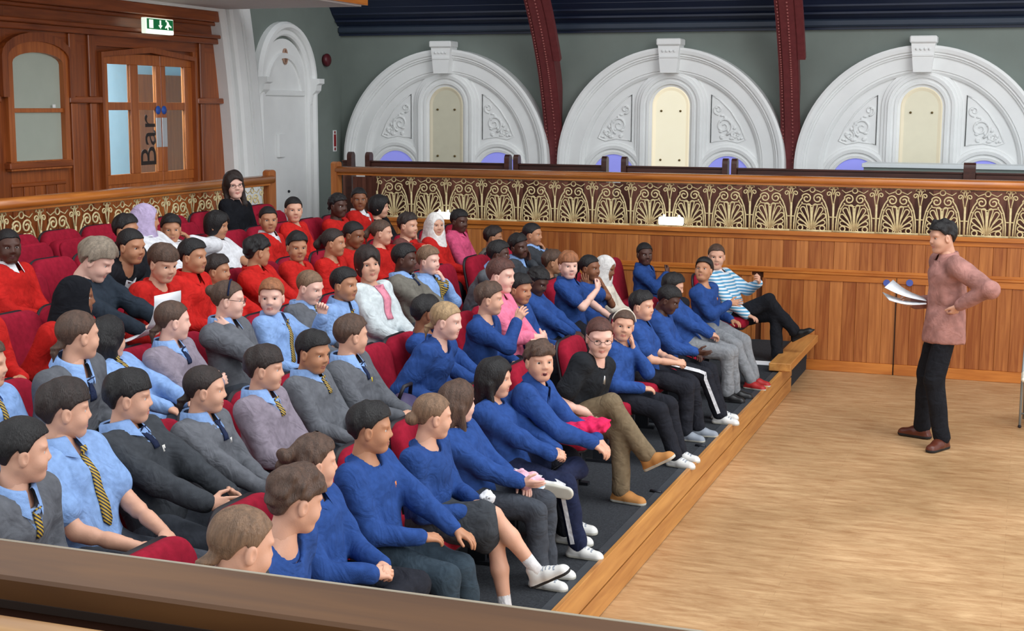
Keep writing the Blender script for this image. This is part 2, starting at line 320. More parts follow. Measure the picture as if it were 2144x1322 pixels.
# ---- cast grille panels
def spiral(cx, cz, r0, r1, a0, turns, n=22):
    return [(cx+(r0+(r1-r0)*t/n)*math.cos(a0+turns*2*math.pi*t/n), 0, cz+(r0+(r1-r0)*t/n)*math.sin(a0+turns*2*math.pi*t/n)) for t in range(n+1)]
PW, PH = 0.427, 0.47
def grille_mesh():
    g = MB(); r = 0.0062; w = PW/2
    _t = g.tube
    g.tube = lambda p, r_, n=5, **k: _t(p, r_*1.28, n, **k)
    def mir(pts, rad=r, n=5):
        g.tube(pts, rad, n); g.tube([(-p[0], p[1], p[2]) for p in pts], rad, n)
    g.tube([(-w+0.004, 0, 0), (-w+0.004, 0, PH*0.62)], 0.009, 6)
    for sx in (0.03, -0.0): pass
    # outer pointed arch ending in inward scroll
    arch = [(w-0.035, 0, 0.0), (w-0.036, 0, 0.08), (w-0.042, 0, 0.16), (w-0.06, 0, 0.24), (w-0.085, 0, 0.30), (w-0.115, 0, 0.345)]
    mir(arch + spiral(0.057, 0.335, 0.052, 0.012, 0.5, 1.35)[0:])
    inner = [(w-0.055, 0, 0.0), (w-0.057, 0, 0.10), (w-0.066, 0, 0.18), (w-0.085, 0, 0.245), (w-0.11, 0, 0.28), (0.06, 0, 0.275), (0, 0, 0.262)]
    mir(inner, 0.005)
    mir([(w, 0, 0.15), (w-0.042, 0, 0.15)], 0.005); mir([(w-0.06, 0, 0.24), (w-0.085, 0, 0.235)], 0.004)
    # palmette loops
    for a, L, rr in ((12, 0.21, 0.020), (34, 0.205, 0.024), (56, 0.185, 0.024), (76, 0.155, 0.022)):
        t = math.radians(a); ex, ez = math.sin(t)*L*0.78, 0.055+math.cos(t)*L; px, pz = math.cos(t), -math.sin(t)
        loop = [(0.008, 0, 0.03), (ex*0.5-px*rr*0.5, 0, 0.045+(ez-0.045)*0.55-pz*rr*0.5)]
        for k in range(9):
            b = math.pi*k/8; loop.append((ex-px*rr*math.cos(b)+math.sin(t)*rr*math.sin(b), 0, ez-pz*rr*math.cos(b)+math.cos(t)*rr*math.sin(b)))
        loop += [(ex*0.55+px*rr*0.6, 0, 0.045+(ez-0.045)*0.55+pz*rr*0.6), (0.02, 0, 0.03)]
        mir(loop, 0.0052)
    for cx in (1, -1):
        g.tube([(cx*0.112+0.026*math.cos(t*math.pi/8), 0, 0.034+0.026*math.sin(t*math.pi/8)) for t in range(16)], 0.006, 5, closed=True)
        g.tube([(cx*0.03+0.012*math.cos(t*math.pi/5), 0, 0.024+0.012*math.sin(t*math.pi/5)) for t in range(10)], 0.005, 5, closed=True)
    g.tube([(-0.0, 0, 0.0), (0, 0, 0.25)], 0.007, 5)
    # top cresting: scroll pairs at the posts and ring at centre
    mir([(w-0.004, 0, 0.27), (w-0.02, 0, 0.36)] + spiral(w-0.045, 0.385, 0.028, 0.008, -0.6, 1.2, 14), 0.005)
    mir(spiral(w-0.02, 0.44, 0.024, 0.008, 3.4, -1.0, 12), 0.0045)
    mir([(w, 0, 0.38), (w-0.014, 0, 0.415), (w, 0, 0.455)], 0.005)
    g.tube([(0.026*math.cos(t*math.pi/7), 0, 0.425+0.026*math.sin(t*math.pi/7)) for t in range(14)], 0.005, 5, closed=True)
    mir([(0.03, 0, 0.425), (0.09, 0, 0.40), (0.13, 0, 0.43)], 0.004)
    g.tube([(-w, 0, PH-0.006), (w, 0, PH-0.006)], 0.007, 5); g.tube([(-w, 0, 0.006), (w, 0, 0.006)], 0.008, 5)
    mir([(0.1, -0.003, 0.29), (0.1, -0.012, 0.292)], 0.008)
    return g.mesh('grille_panel', GOLD)
GM = grille_mesh()
bal = empty('gallery_balustrade', (-2, YW, 1.43)); tag(bal, 'long gilded scrollwork balustrade with varnished handrail along the far gallery', 'balustrade')
xs = -5.257+PW/2
k = -4
while xs+k*PW < 3.2:
    x = xs+k*PW; k += 1
    if x < -7.3: continue
    o = link('grille_panel', GM, bal); o.location = (x+2, 0.03, 0.005)
def rail_prof(w, h):  # rounded handrail cross-section polygon
    return [(w/2*math.copysign(abs(math.cos(t))**0.6, math.cos(t)), h/2*math.copysign(abs(math.sin(t))**0.75, math.sin(t))) for t in [2*math.pi*i/20 for i in range(20)]]
def handrail(parent, length, w, h, axis, mat, z, off=0):
    m = MB(); pr = rail_prof(w, h)
    if axis == 'x': m.prism([(p[0]+off, p[1]+z) for p in pr], length[0], length[1], 'x', True)
    else: m.prism([(p[0]+off, p[1]+z) for p in pr], length[0], length[1], 'y', True)
    return m.build('handrail', mat, parent)
handrail(bal, (X0+2, X1+2), 0.15, 0.085, 'x', WOODR, 0.525, 0.04)
MB().box(X0+2, X1+2, -0.01, 0.08, 0.47, 0.49).build('rail_underboard', WOODR, bal)
def end_post(parent, loc, rz, mat):
    m = MB(); pts = [(-0.07, 0), (0.07, 0), (0.07, 1.02)]+[(0.07*math.cos(t), 1.02+0.03*math.sin(t)) for t in [math.pi*i/8 for i in range(1, 8)]]+[(-0.07, 1.02)]
    m.prism(pts, -0.035, 0.035, 'y'); o = m.build('end_post', mat, parent); o.location = loc; o.rotation_euler = (0, 0, rz); return o
end_post(bal, (X0+2-0.02, 0.04, -0.43), math.pi/2, WOODW)

bl = empty('side_balustrade', (-7.12, 10, 1.43)); tag(bl, 'gilded scrollwork balustrade with varnished handrail behind the back row of seats', 'balustrade')
for k in range(12):
    o = link('grille_panel', GM, bl); o.location = (0.0, 2.22-k*PW, 0.005); o.rotation_euler = (0, 0, math.pi/2)
handrail(bl, (-3.2, 2.55), 0.15, 0.085, 'y', WOODY, 0.525, -0.0)
MB().box(-0.045, 0.045, -3.2, 2.5, 0.47, 0.49).build('rail_underboard', WOODY, bl)
MB().box(-0.03, 0.03, -3.2, 2.5, -1.43+GZ, 0.0).build('plinth_board', WOODH, bl)
end_post(bl, (0.0, 2.56, -0.43), math.pi/2, WOODW)

# ---- things behind the far balustrade: floor, pews, counter
struct(MB().box(X0, X1, YW+0.14, YB+0.1, 0.8, GZ).build('floor_gallery', AISLE))
def pew(x0, x1, label, y=15.55, ends=(True, True), top=2.03):
    p = empty('pew', ((x0+x1)/2, y, GZ)); L = (x1-x0)/2; h = top-GZ
    tag(p, label, 'pew', 'dark pews in the far gallery')
    MB().box(-L, L, -0.02, 0.02, h-0.09, h, 0.006).build('top_rail', PEW, p)
    MB().box(-L, L, -0.035, 0.035, h-0.018, h+0.004, 0.006).build('capping', PEW, p)
    n = max(2, int(2*L/0.16)); w = 2*L/n; me = MB().box(-w/2+0.002, w/2-0.002, -0.008, 0.01, 0.05, h-0.08).mesh('back_board', BEHIND)
    for i in range(n): o = link('back_board', me, p); o.location = (-L+w*(i+0.5), 0, 0)
    MB().box(-L, L, 0.02, 0.42, 0.40, 0.44).build('seat', PEW, p)
    for sd, on in ((-1, ends[0]), (1, ends[1])):
        if not on: continue
        pts = [(0.46, 0), (0.46, 0.5), (0.10, 0.62), (0.055, h-0.02)]+[(0.0+0.055*math.cos(t), h+0.05+0.055*math.sin(t)) for t in [math.pi*i/10-0.3 for i in range(0, 12)]]+[(-0.055, h-0.02), (-0.055, 0)]
        m = MB(); m.prism(pts, -0.03, 0.03, 'x'); o = m.build('pew_end', PEW, p); o.location = (sd*(L+0.03), 0, 0)
pew(-7.80, -7.72, 'short dark pew end at the corner beside the first plaster arch', ends=(False, True))
pew(-7.42, -5.70, 'dark pew with rounded ends in front of the first plaster arch')
pew(-5.53, -4.53, 'dark pew with rounded ends standing in front of the iron rib')
pew(-4.24, -3.15, 'dark pew with rounded ends in front of the middle arch niche')
pew(-2.99, -0.62, 'long dark pew in front of the second iron rib and third arch')
pew(-0.50, 1.4, 'dark pew at the right edge before the white-topped counter')
# front screen seen through the grille
scr = empty('pew_front_screen', (-2, 15.12, GZ)); tag(scr, 'red-brown boarded screen standing behind the gilded grille', 'screen')
n = 60; w = (X1-X0)/n; me = MB().box(-w/2+0.003, w/2-0.003, 0, 0.018, 0, 0.86).mesh('screen_board', BEHIND)
for i in range(n): o = link('screen_board', me, scr); o.location = (X0+w*(i+0.5)+2, 0, 0)
ct = empty('counter', (0.2, 16.4, GZ)); tag(ct, 'long grey-green counter with white top in the far gallery', 'counter')
MB().box(-1.95, 2.2, 0, 0.5, 1.03, 1.075, 0.005).build('counter_top', M('white_laminate', (226, 232, 234), 0.4, 0.02), ct)
MB().box(-1.93, 2.18, 0.02, 0.48, 0, 1.03).build('counter_front', M('grey_green_paint', (112, 124, 118), 0.6, 0.05), ct)
def bulkhead(u, v, w, h, label):
    p = ony(u, v, YW-0.02); b = empty('step_light', (p[0], YW-0.005, p[2]))
    MB().box(-w/2, w/2, -0.03, 0.0, -h/2, h/2, 0.012).build('diffuser', M('lit_diffuser', (250, 252, 250), 0.5, 0.0, emit=(250, 255, 252), es=3.2), b)
    MB().box(-w/2+0.004, w/2-0.004, 0.0, 0.014, -h/2+0.004, h/2-0.004).build('backplate', STEEL, b)
    for i in (-1, 1): MB().ball((i*w*0.3, 0.002, h/2+0.01), 0.014, 5).build('fixing_lug', MATS['lit_diffuser'], b)
    tag(b, label, 'light')
bulkhead(1405, 463, 0.27, 0.085, 'bright white light fitting on the grille above the panelled wall'); bulkhead(928, 452, 0.17, 0.085, 'bright white light fitting on the grille beside the white headscarf')

# ---- back wall with plaster arches
struct(MB().box(XL-0.1, 4, YB, YB+0.15, 0.8, 3.64).build('wall_back', GREEN))
cor = struct(empty('trim_1', (0, YB, 3.6)))
MB().box(XL, 4, -0.05, 0.02, 0.0, 0.03).build('cornice_fillet', NIGHT, cor); MB().box(XL, 4, -0.10, 0.02, 0.03, 0.12, 0.02).build('cornice_band', M('slate_moulding', (48, 58, 74), 0.4, 0.06), cor)
def cove():
    m = MB(); pts = [(17.22, 3.72), (17.06, 3.86), (16.92, 4.02), (16.6, 4.5), (16.1, 5.1), (15.2, 5.9), (14.0, 6.7), (12.6, 7.4), (11.0, 8.0)]
    for a, b in zip(pts[:-1], pts[1:]): m.add([(XL, a[0], a[1]), (4, a[0], a[1]), (4, b[0], b[1]), (XL, b[0], b[1])], [(0, 1, 2, 3)])
    c = struct(m.build('ceiling', NIGHT))
    for i in range(9):   # boards lengthwise
        t = i/8; y = 17.12-0.5*t; z = 3.80+0.68*t
        MB().box(XL+0.02, 4, y-0.012, y+0.012, z-0.03, z-0.006).build('ceiling_board_joint', NIGHT, c)
cove()
def plaster_arch(cx, label, lit, ornate=True):
    A = empty('plaster_arch', (cx, YB, 1.98)); tag(A, label, 'arch')
    arc = lambda r0, cxx=0, cz=0, n=48: [((cxx, 0, cz), (math.cos(math.pi*i/n), 0, math.sin(math.pi*i/n)), (0, -1, 0)) for i in range(n+1)]
    def foot(path, drop):  # extend the arch straight down
        o0, a0, b0 = path[0]; o1, a1, b1 = path[-1]
        return [((o0[0], o0[1], o0[2]-drop), a0, b0)]+path+[((o1[0], o1[1], o1[2]-drop), a1, b1)]
    MB().prism([(1.12*math.cos(t), 1.12*math.sin(t)) for t in [math.pi*i/40 for i in range(41)]]+[(-1.12, -0.9), (1.12, -0.9)], -0.03, 0.02, 'y').build('tympanum', WHITEP, A)
    m = MB(); m.sweep(foot(arc(0), 0.9), [(1.10, 0.0), (1.10, 0.06), (1.13, 0.085), (1.15, 0.085), (1.155, 0.10), (1.30, 0.10), (1.305, 0.125), (1.325, 0.13), (1.33, 0.15), (1.345, 0.15), (1.36, 0.17), (1.40, 0.18), (1.43, 0.17), (1.435, 0.0)]); m.build('archivolt', WHITEP, A)
    ks = empty_part = MB(); ks.prism([(-0.10, 1.12), (0.10, 1.12), (0.135, 1.46), (-0.135, 1.46)], -0.24, 0.0, 'y'); o = ks.build('keystone', WHITEP, A)
    MB().box(-0.15, 0.15, -0.27, 0.0, 1.45, 1.53, 0.012).build('keystone_cap', WHITEP, o)
    for i in range(4): MB().ball((-0.07+0.047*i, -0.245, 1.38), 0.016, 5).build('keystone_bead', WHITEP, o)
    MB().box(-0.115, 0.115, -0.252, -0.2, 1.30, 1.325).build('keystone_fillet', WHITEP, o)
    # central niche
    nr, nz = 0.235, 0.72   # niche half-width and spring height
    def ups(r):
        return [((0, 0, -0.9), (1, 0, 0), (0, -1, 0))]+[((0, 0, nz), (math.cos(math.pi*i/24), 0, math.sin(math.pi*i/24)), (0, -1, 0)) for i in range(25)]+[((0, 0, -0.9), (-1, 0, 0), (0, -1, 0))]
    m = MB(); m.sweep(ups(0), [(nr, 0.0), (nr, 0.05), (0.265, 0.055), (0.268, 0.085), (0.30, 0.09), (0.305, 0.075), (0.335, 0.075), (0.34, 0.10), (0.375, 0.105), (0.38, 0.085), (0.41, 0.08), (0.415, 0.06), (0.45, 0.055), (0.455, 0.03)]); m.build('niche_frame', WHITEP, A)
    pts = [(nr*math.cos(math.pi*i/20), nz+nr*math.sin(math.pi*i/20)) for i in range(21)]+[(-nr, -0.9), (nr, -0.9)]
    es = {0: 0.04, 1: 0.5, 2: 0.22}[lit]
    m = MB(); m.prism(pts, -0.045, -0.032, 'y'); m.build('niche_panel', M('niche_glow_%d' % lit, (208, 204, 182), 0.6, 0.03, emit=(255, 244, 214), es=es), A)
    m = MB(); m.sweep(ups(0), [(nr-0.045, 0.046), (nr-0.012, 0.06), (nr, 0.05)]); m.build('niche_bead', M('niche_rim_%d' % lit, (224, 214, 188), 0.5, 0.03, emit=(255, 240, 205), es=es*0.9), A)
    for bx in (-0.12, 0.12):
        for bz in (0.06, 0.66): m = MB(); m.tube([(bx, -0.045, bz), (bx, -0.062, bz)], 0.014, 8); m.build('bolt', M('brass_bolt', (120, 100, 60), 0.4, metal=0.6), A)
    # side lunettes with blue glow
    for sx in (-1, 1):
        c = sx*0.72; cz = -0.16
        m = MB(); m.sweep(arc(0, c, cz, 28), [(0.275, 0.03), (0.28, 0.06), (0.31, 0.065), (0.315, 0.05), (0.345, 0.05), (0.35, 0.075), (0.385, 0.08), (0.39, 0.06), (0.42, 0.055), (0.425, 0.03)]); m.build('lunette_frame', WHITEP, A)
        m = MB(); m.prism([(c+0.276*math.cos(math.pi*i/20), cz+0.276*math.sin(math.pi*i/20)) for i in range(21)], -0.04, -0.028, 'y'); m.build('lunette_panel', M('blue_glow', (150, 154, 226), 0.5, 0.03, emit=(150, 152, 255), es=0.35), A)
        # spandrel frame and foliage relief
        tri = [(0.50, 0.28), (0.50, 0.86), (0.60, 0.80), (0.74, 0.66), (0.86, 0.48), (0.93, 0.32), (0.84, 0.285), (0.70, 0.315), (0.58, 0.30)]
        m = MB(); m.tube([(sx*x, -0.034, z) for x, z in tri], 0.010, 6, closed=True); m.build('spandrel_moulding', WHITEP, A)
        rl = MB(); rr = random.Random(3)
        rl.tube([(sx*p[0], -0.036, p[2]) for p in spiral(0.66, 0.48, 0.11, 0.015, -1.2, 1.6, 26)], [0.016-0.009*i/26 for i in range(27)], 6)
        rl.tube([(sx*p[0], -0.036, p[2]) for p in spiral(0.585, 0.68, 0.06, 0.012, -1.5, -1.3, 18)], [0.013-0.006*i/18 for i in range(19)], 6)
        rl.tube([(sx*p[0], -0.036, p[2]) for p in spiral(0.80, 0.385, 0.055, 0.01, 2.0, 1.3, 18)], [0.012-0.006*i/18 for i in range(19)], 6)
        for i in range(22):
            a = rr.uniform(0, 1); x = 0.53+0.36*a; z = 0.32+rr.uniform(0.02, 1)*(0.5*(1-a)+0.02); rl.ball((sx*x, -0.034, z), (rr.uniform(0.014, 0.028), 0.016, rr.uniform(0.012, 0.026)), 4)
        rl.build('foliage_relief', WHITEP, A)
    for i, rr_ in enumerate((0.98, 1.05)):
        pass
    return A
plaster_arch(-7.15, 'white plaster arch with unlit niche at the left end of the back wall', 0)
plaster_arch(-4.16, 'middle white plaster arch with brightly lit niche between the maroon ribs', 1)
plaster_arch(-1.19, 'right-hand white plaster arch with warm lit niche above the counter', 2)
def rib(x, label):
    A = empty('iron_rib', (x, YB, GZ)); tag(A, label, 'iron rib', None)
    cur = [(17.26, 1.0), (17.26, 2.04), (17.02, 2.82), (16.78, 3.33), (16.35, 3.95), (15.6, 4.75), (14.6, 5.55), (13.2, 6.4), (11.6, 7.1)]
    # smooth
    P = []
    for i in range(len(cur)-1):
        p0 = np.array(cur[max(i-1, 0)]); p1 = np.array(cur[i]); p2 = np.array(cur[i+1]); p3 = np.array(cur[min(i+2, len(cur)-1)])
        for t in np.linspace(0, 1, 6, endpoint=False): P.append(0.5*((2*p1)+(-p0+p2)*t+(2*p0-5*p1+4*p2-p3)*t*t+(-p0+3*p1-3*p2+p3)*t**3))
    P.append(np.array(cur[-1])); P = np.array(P)
    T = np.gradient(P, axis=0); T /= np.linalg.norm(T, axis=1)[:, None]; Nn = np.c_[-T[:, 1], T[:, 0]]  # normal towards hall
    Nn *= np.sign(-Nn[:, :1])
    def strip(x0, x1, d0, d1, name, i0=0, i1=None):
        m = MB(); V = []; n_ = 0
        for p, n in zip(P[i0:i1], Nn[i0:i1]):
            mx = max(.012, (YB-.012-p[0])/max(.2, abs(n[0])))   # do not run into the wall
            for xx, d in ((x0, d0), (x1, d0), (x1, d1), (x0, d1)): dd = max(d, -mx); V.append((xx, p[0]-YB+n[0]*dd, p[1]-GZ+n[1]*dd))
            n_ += 1
        F = [(i*4+j, i*4+(j+1) % 4, (i+1)*4+(j+1) % 4, (i+1)*4+j) for i in range(n_-1) for j in range(4)]+[(0, 1, 2, 3), (n_*4-4, n_*4-3, n_*4-2, n_*4-1)]
        m.add(V, F); return m.build(name, MAROON, A)
    strip(-0.115, 0.115, -0.02, 0.0, 'face_flange'); strip(-0.08, 0.085, -0.30, -0.02, 'web')
    j = int(np.argmin(np.abs(P[:, 1]-3.28)))
    strip(0.115, 0.20, -0.06, 0.008, 'splice_plate', j); strip(-0.06, 0.10, 0.0, 0.02, 'cover_strip')
    rv = MB(); s = 0.0
    for i in range(0, len(P)-1):
        for t in (0.0, 0.33, 0.66):
            q = P[i]*(1-t)+P[i+1]*t
            for xx in (-0.085, 0.085, 0.03): rv.ball((xx, q[0]-YB+Nn[i][0]*0.022*(1 if xx == 0.03 else 0.2), q[1]-GZ+Nn[i][1]*0.02*(1 if xx == 0.03 else 0.2)), 0.013, 3)
    tag(rv.build('rivets', M('worn_rivet', (150, 84, 80), 0.5), A), kind='stuff')
rib(-5.66, 'maroon riveted iron rib rising between the left and middle arches'); rib(-2.68, 'maroon riveted iron rib rising between the middle and right arches')

# ---- left wall
wl = struct(empty('wall_left', (XL, 12, 0)))
lo = (XL, 12, 0)
local(lo, XL-0.15, XL, 14.36, YB, 0.9, 4.6, 'green_plaster', GREEN, wl, 0)
local(lo, XL-0.15, XL, 5.0, 10.64, 0.9, 4.0, 'timber_wall', WOODV, wl, 0); 
local(lo, XL-0.15, XL, 10.64, 14.35, 3.26, 3.99, 'timber_frieze', WOODH, wl, 0); local(lo, XL-0.15, XL-0.046, 11.9, 13.8, 3.19, 3.26, 'door_head', WOODH, wl, 0)
local(lo, XL-0.15, XL, 11.46, 11.98, 0.9, 3.26, 'timber_pier', WOODV, wl, 0); local(lo, XL-0.15, XL, 13.70, 14.35, 0.9, 3.26, 'timber_pier', WOODV, wl, 0)
local(lo, XL-0.15, XL, 10.642, 11.458, 0.9, 2.10, 'timber_dado', WOODV, wl, 0)
for (y0, y1, z0, z1, d) in ((5, 14.28, 3.36, 3.42, 0.07), (5, 14.25, 3.42, 3.46, 0.11), (5, 14.2, 3.56, 3.60, 0.06), (5, 14.15, 3.60, 3.715, 0.12), (11.46, 11.975, 2.70, 2.76, 0.056), (13.705, 14.30, 2.70, 2.76, 0.056), (5, 10.49, 2.70, 2.76, 0.056), (10.55, 11.46, 2.10, 2.16, 0.07), (10.62, 11.40, 1.93, 1.97, 0.02)):
    local(lo, XL-0.01, XL+d, y0, y1, z0, z1, 'timber_moulding', WOODH, wl, 0.008)
for y in (10.70, 10.86, 11.02, 11.18, 11.34): local(lo, XL, XL+0.014, y-0.07, y+0.07, 1.0, 1.93, 'dado_board', WOODV, wl, 0.004)
for y in (11.56, 11.86, 13.85): local(lo, XL, XL+0.03, y-0.05, y+0.05, 1.0, 2.70, 'pilaster_strip', WOODV, wl, 0.006)
for y in (11.56, 11.86, 13.85): local(lo, XL, XL+0.03, y-0.05, y+0.05, 2.76, 3.36, 'pilaster_strip', WOODV, wl, 0.006)
def arched(y0, y1, z0, zs, rise, n=12):
    c = (y0+y1)/2; w = (y1-y0)/2
    return [(y1, z0)]+[(c+w*math.cos(math.pi*i/n), zs+rise*math.sin(math.pi*i/n)) for i in range(n+1)]+[(y0, z0)]
def frame_ring(outer, inner, x0, x1):
    m = MB(); n = len(outer); V = []
    for (x) in (x0, x1):
        V += [(x, p[0], p[1]) for p in outer]+[(x, p[0], p[1]) for p in inner]
    F = []
    for i in range(n-1):
        F += [(i, i+1, n+i+1, n+i), (2*n+i, 3*n+i, 3*n+i+1, 2*n+i+1), (i, 2*n+i, 2*n+i+1, i+1), (n+i, n+i+1, 3*n+i+1, 3*n+i)]
    m.add(V, F); return m
w1 = struct(empty('window_1', (XL, 11, 0)))
def sh(P, o): return [(p[0]-o[1], p[1]) for p in P]
frame_ring(sh(arched(10.58, 11.45, 2.12, 3.10, 0.16), (0, 11)), sh(arched(10.66, 11.38, 2.12, 3.06, 0.10), (0, 11)), -0.02, 0.05).build('window_frame', WOODD, w1)
frame_ring(sh(arched(10.50, 11.52, 2.75, 3.12, 0.22), (0, 11)), sh(arched(10.58, 11.45, 2.75, 3.10, 0.16), (0, 11)), -0.02, 0.07).build('hood_moulding', WOODV, w1)
MB().prism(sh(arched(10.55, 11.46, 3.0, 3.12, 0.17), (0, 11)), -0.16, -0.14, 'x').build('head_backing', WOODV, w1)
FROST = M('frosted_glass', (150, 156, 146), 0.35, 0.05, 4, emit=(150, 158, 146), es=0.26)
MB().prism(sh(arched(10.66, 11.38, 2.64, 3.06, 0.10), (0, 11)), -0.01, 0.0, 'x').build('pane', FROST, w1)
MB().box(-0.01, 0.0, 10.66-11, 11.38-11, 2.16, 2.62).build('pane', FROST, w1)
MB().box(-0.02, 0.03, 10.62-11, 11.42-11, 2.61, 2.65, 0.004).build('meeting_rail', WOODD, w1); MB().box(-0.02, 0.06, 10.58-11, 11.45-11, 2.08, 2.17, 0.006).build('window_sill', WOODD, w1)
MB().box(0.03, 0.036, 0.22, 0.26, 2.655, 2.685).build('sash_tag', WHITEP, w1)
d1 = struct(empty('door_1', (XL, 12.84, GZ)))
GLASS = M('door_glass', (200, 220, 230), 0.05, 0.0)
gb = GLASS.node_tree.nodes['Principled BSDF']; gb.inputs['Transmission Weight'].default_value = 1.0; gb.inputs['IOR'].default_value = 1.05
def leaf(y0, y1, name, cols):
    lf = empty(name, (0, 0, 0)); lf.parent = d1; top = 2.2
    z = [0.0, 0.98, 1.62, 1.70, 2.12]
    def bx(a, b, c, d, nm='stile'): MB().box(-0.045, 0.0 if 'rail' not in nm else -0.004, a-12.84, b-12.84, c, d, 0.004).build(nm, WOODD, lf)
    bx(y0, y1, 0, 0.28, 'kick_rail'); bx(y0, y1, 0.88, 0.98, 'lock_rail'); bx(y0, y1, 1.63, 1.71, 'mid_rail'); bx(y0, y1, 2.09, 2.2, 'top_rail')
    n = int((y1-y0)/0.11)
    for i in range(n): MB().box(-0.04, -0.012, y0+(y1-y0)*i/n+0.003-12.84, y0+(y1-y0)*(i+1)/n-0.003-12.84, 0.28, 0.88, 0.003).build('leaf_board', WOODD, lf)
    bx(y0, cols[0][0], 0.98, 2.09); bx(cols[-1][1], y1, 0.98, 2.09)
    for a, b in zip(cols[:-1], cols[1:]): bx(a[1], b[0], 0.98, 2.09, 'mullion')
    for a, b in cols:
        MB().box(-0.026, -0.020, a-12.84, b-12.84, 0.98, 1.63).build('glass_pane', GLASS, lf); MB().box(-0.026, -0.020, a-12.84, b-12.84, 1.71, 2.09).build('glass_pane', GLASS, lf)
    return lf
leaf(12.0, 13.06, 'door_leaf', [(12.14, 12.52), (12.66, 12.98)])
leaf(13.07, 13.68, 'door_leaf', [(13.16, 13.52)])
frame_ring([(11.98-12.84, 0), (11.98-12.84, 2.2), (12.84-12.84, 2.28), (13.70-12.84, 2.2), (13.70-12.84, 0)], [(12.02-12.84, 0), (12.02-12.84, 2.16), (0, 2.22), (13.66-12.84, 2.16), (13.66-12.84, 0)], -0.1, 0.05).build('door_frame', WOODV, d1)
for y in (13.00, 13.11):
    MB().box(0, 0.006, y-0.045-12.84, y+0.045-12.84, 1.24, 1.55, 0.002).build('push_plate', M('brushed_plate', (206, 210, 214), 0.3, 0.03, metal=0.5), d1)
    m = MB(); m.tube([(0.0, y-12.84, 1.63), (0.006, y-12.84, 1.63)], 0.045, 16); m.build('round_notice', M('blue_notice', (50, 96, 190), 0.5, 0.05), d1)
def text_mesh(body, size, ext=0.001):
    cu = bpy.data.curves.new('lettering', 'FONT'); cu.body = body; cu.size = size; cu.extrude = ext; cu.align_x = 'LEFT'
    o = bpy.data.objects.new('lettering_tmp', cu); COL.objects.link(o); dg = bpy.context.evaluated_depsgraph_get(); me = bpy.data.meshes.new_from_object(o.evaluated_get(dg)); bpy.data.objects.remove(o, do_unlink=True); bpy.data.curves.remove(cu)
    return me
tm = text_mesh('Bar', 0.40); tm.materials.clear(); tm.materials.append(M('dark_lettering', (44, 36, 34), 0.5, 0.0))
o = link('lettering', tm, d1); o.location = (-0.012, 12.96-12.84, 1.02); o.rotation_euler = Euler((math.pi/2, -math.pi/2, math.pi/2), 'XYZ')
o.matrix_local = Matrix.Translation((-0.012, 12.955-12.84, 1.03)) @ Matrix(((0, 0, 1, 0), (0, -1, 0, 0), (1, 0, 0, 0), (0, 0, 0, 1)))
# lobby behind the doors
lob = struct(empty('wall_lobby', (-10.3, 13, GZ)))
MB().box(-0.1, 0, -3, 4.0, -0.1, 2.9).build('pale_wall', M('pale_blue_wall', (196, 220, 230), 0.6, 0.03), lob); MB().box(0.0, 0.05, 1.93, 4.0, -0.1, 2.05).build('wood_screen', WOODD, lob)
MB().box(0, 1.6, 3.0, 3.1, -0.1, 2.9).build('pale_end_wall', MATS['pale_blue_wall'], lob); MB().box(0, 1.6, -3, 4, 2.8, 2.9).build('lobby_ceiling', WHITEP, lob); MB().box(0, 1.45, -3, 4, -0.1, 0.0).build('lobby_floor', AISLE, lob)
MB().box(0, 0.03, 0.62, 0.80, 1.30, 1.45).build('switch_plate', WHITEP, lob)
area('lobby_lamp', (-9.5, 12.6, 3.7), (-9.6, 12.8, 1), 0.8, 1.6, 220, (0.9, 0.97, 1.0))
# exit sign
es = empty('exit_sign', (XL+0.14, 12.83, 3.41)); tag(es, 'lit green emergency exit sign above the double doors', 'sign')
MB().box(-0.03, 0.03, -0.25, 0.25, 0, 0.16, 0.006).build('housing', M('sign_white', (240, 246, 238), 0.4, 0.0, emit=(240, 255, 236), es=0.8), es)
MB().box(0.03, 0.034, -0.235, 0.235, 0.045, 0.15).build('green_face', M('sign_green', (20, 110, 66), 0.4, 0.0, emit=(20, 130, 70), es=0.35), es)
pic = M('sign_mark', (244, 250, 240), 0.4, 0.0, emit=(240, 255, 236), es=0.9)
MB().box(0.034, 0.037, -0.20, -0.13, 0.055, 0.14).build('door_mark', pic, es)
MB().prism([(-0.012, 0.14), (0.012, 0.14), (0.012, 0.09), (0.036, 0.09), (0.0, 0.055), (-0.036, 0.09), (-0.012, 0.09)], 0.034, 0.037, 'x').build('arrow_mark', pic, es)
m = MB(); m.prism([(0.12, 0.14), (0.145, 0.13), (0.165, 0.10), (0.20, 0.085), (0.195, 0.07), (0.155, 0.085), (0.14, 0.07), (0.15, 0.05), (0.13, 0.05), (0.118, 0.075), (0.09, 0.06), (0.085, 0.075), (0.12, 0.10)], 0.034, 0.037, 'x'); m.ball((0.036, 0.105, 0.138), (0.002, 0.012, 0.012), 5); m.build('running_figure', pic, es)
MB().box(-0.02, 0.036, -0.24, 0.24, 0.004, 0.04, 0.004).build('lamp_strip', M('sign_lamp', (255, 255, 250), 0.4, 0.0, emit=(255, 255, 236), es=3), es)
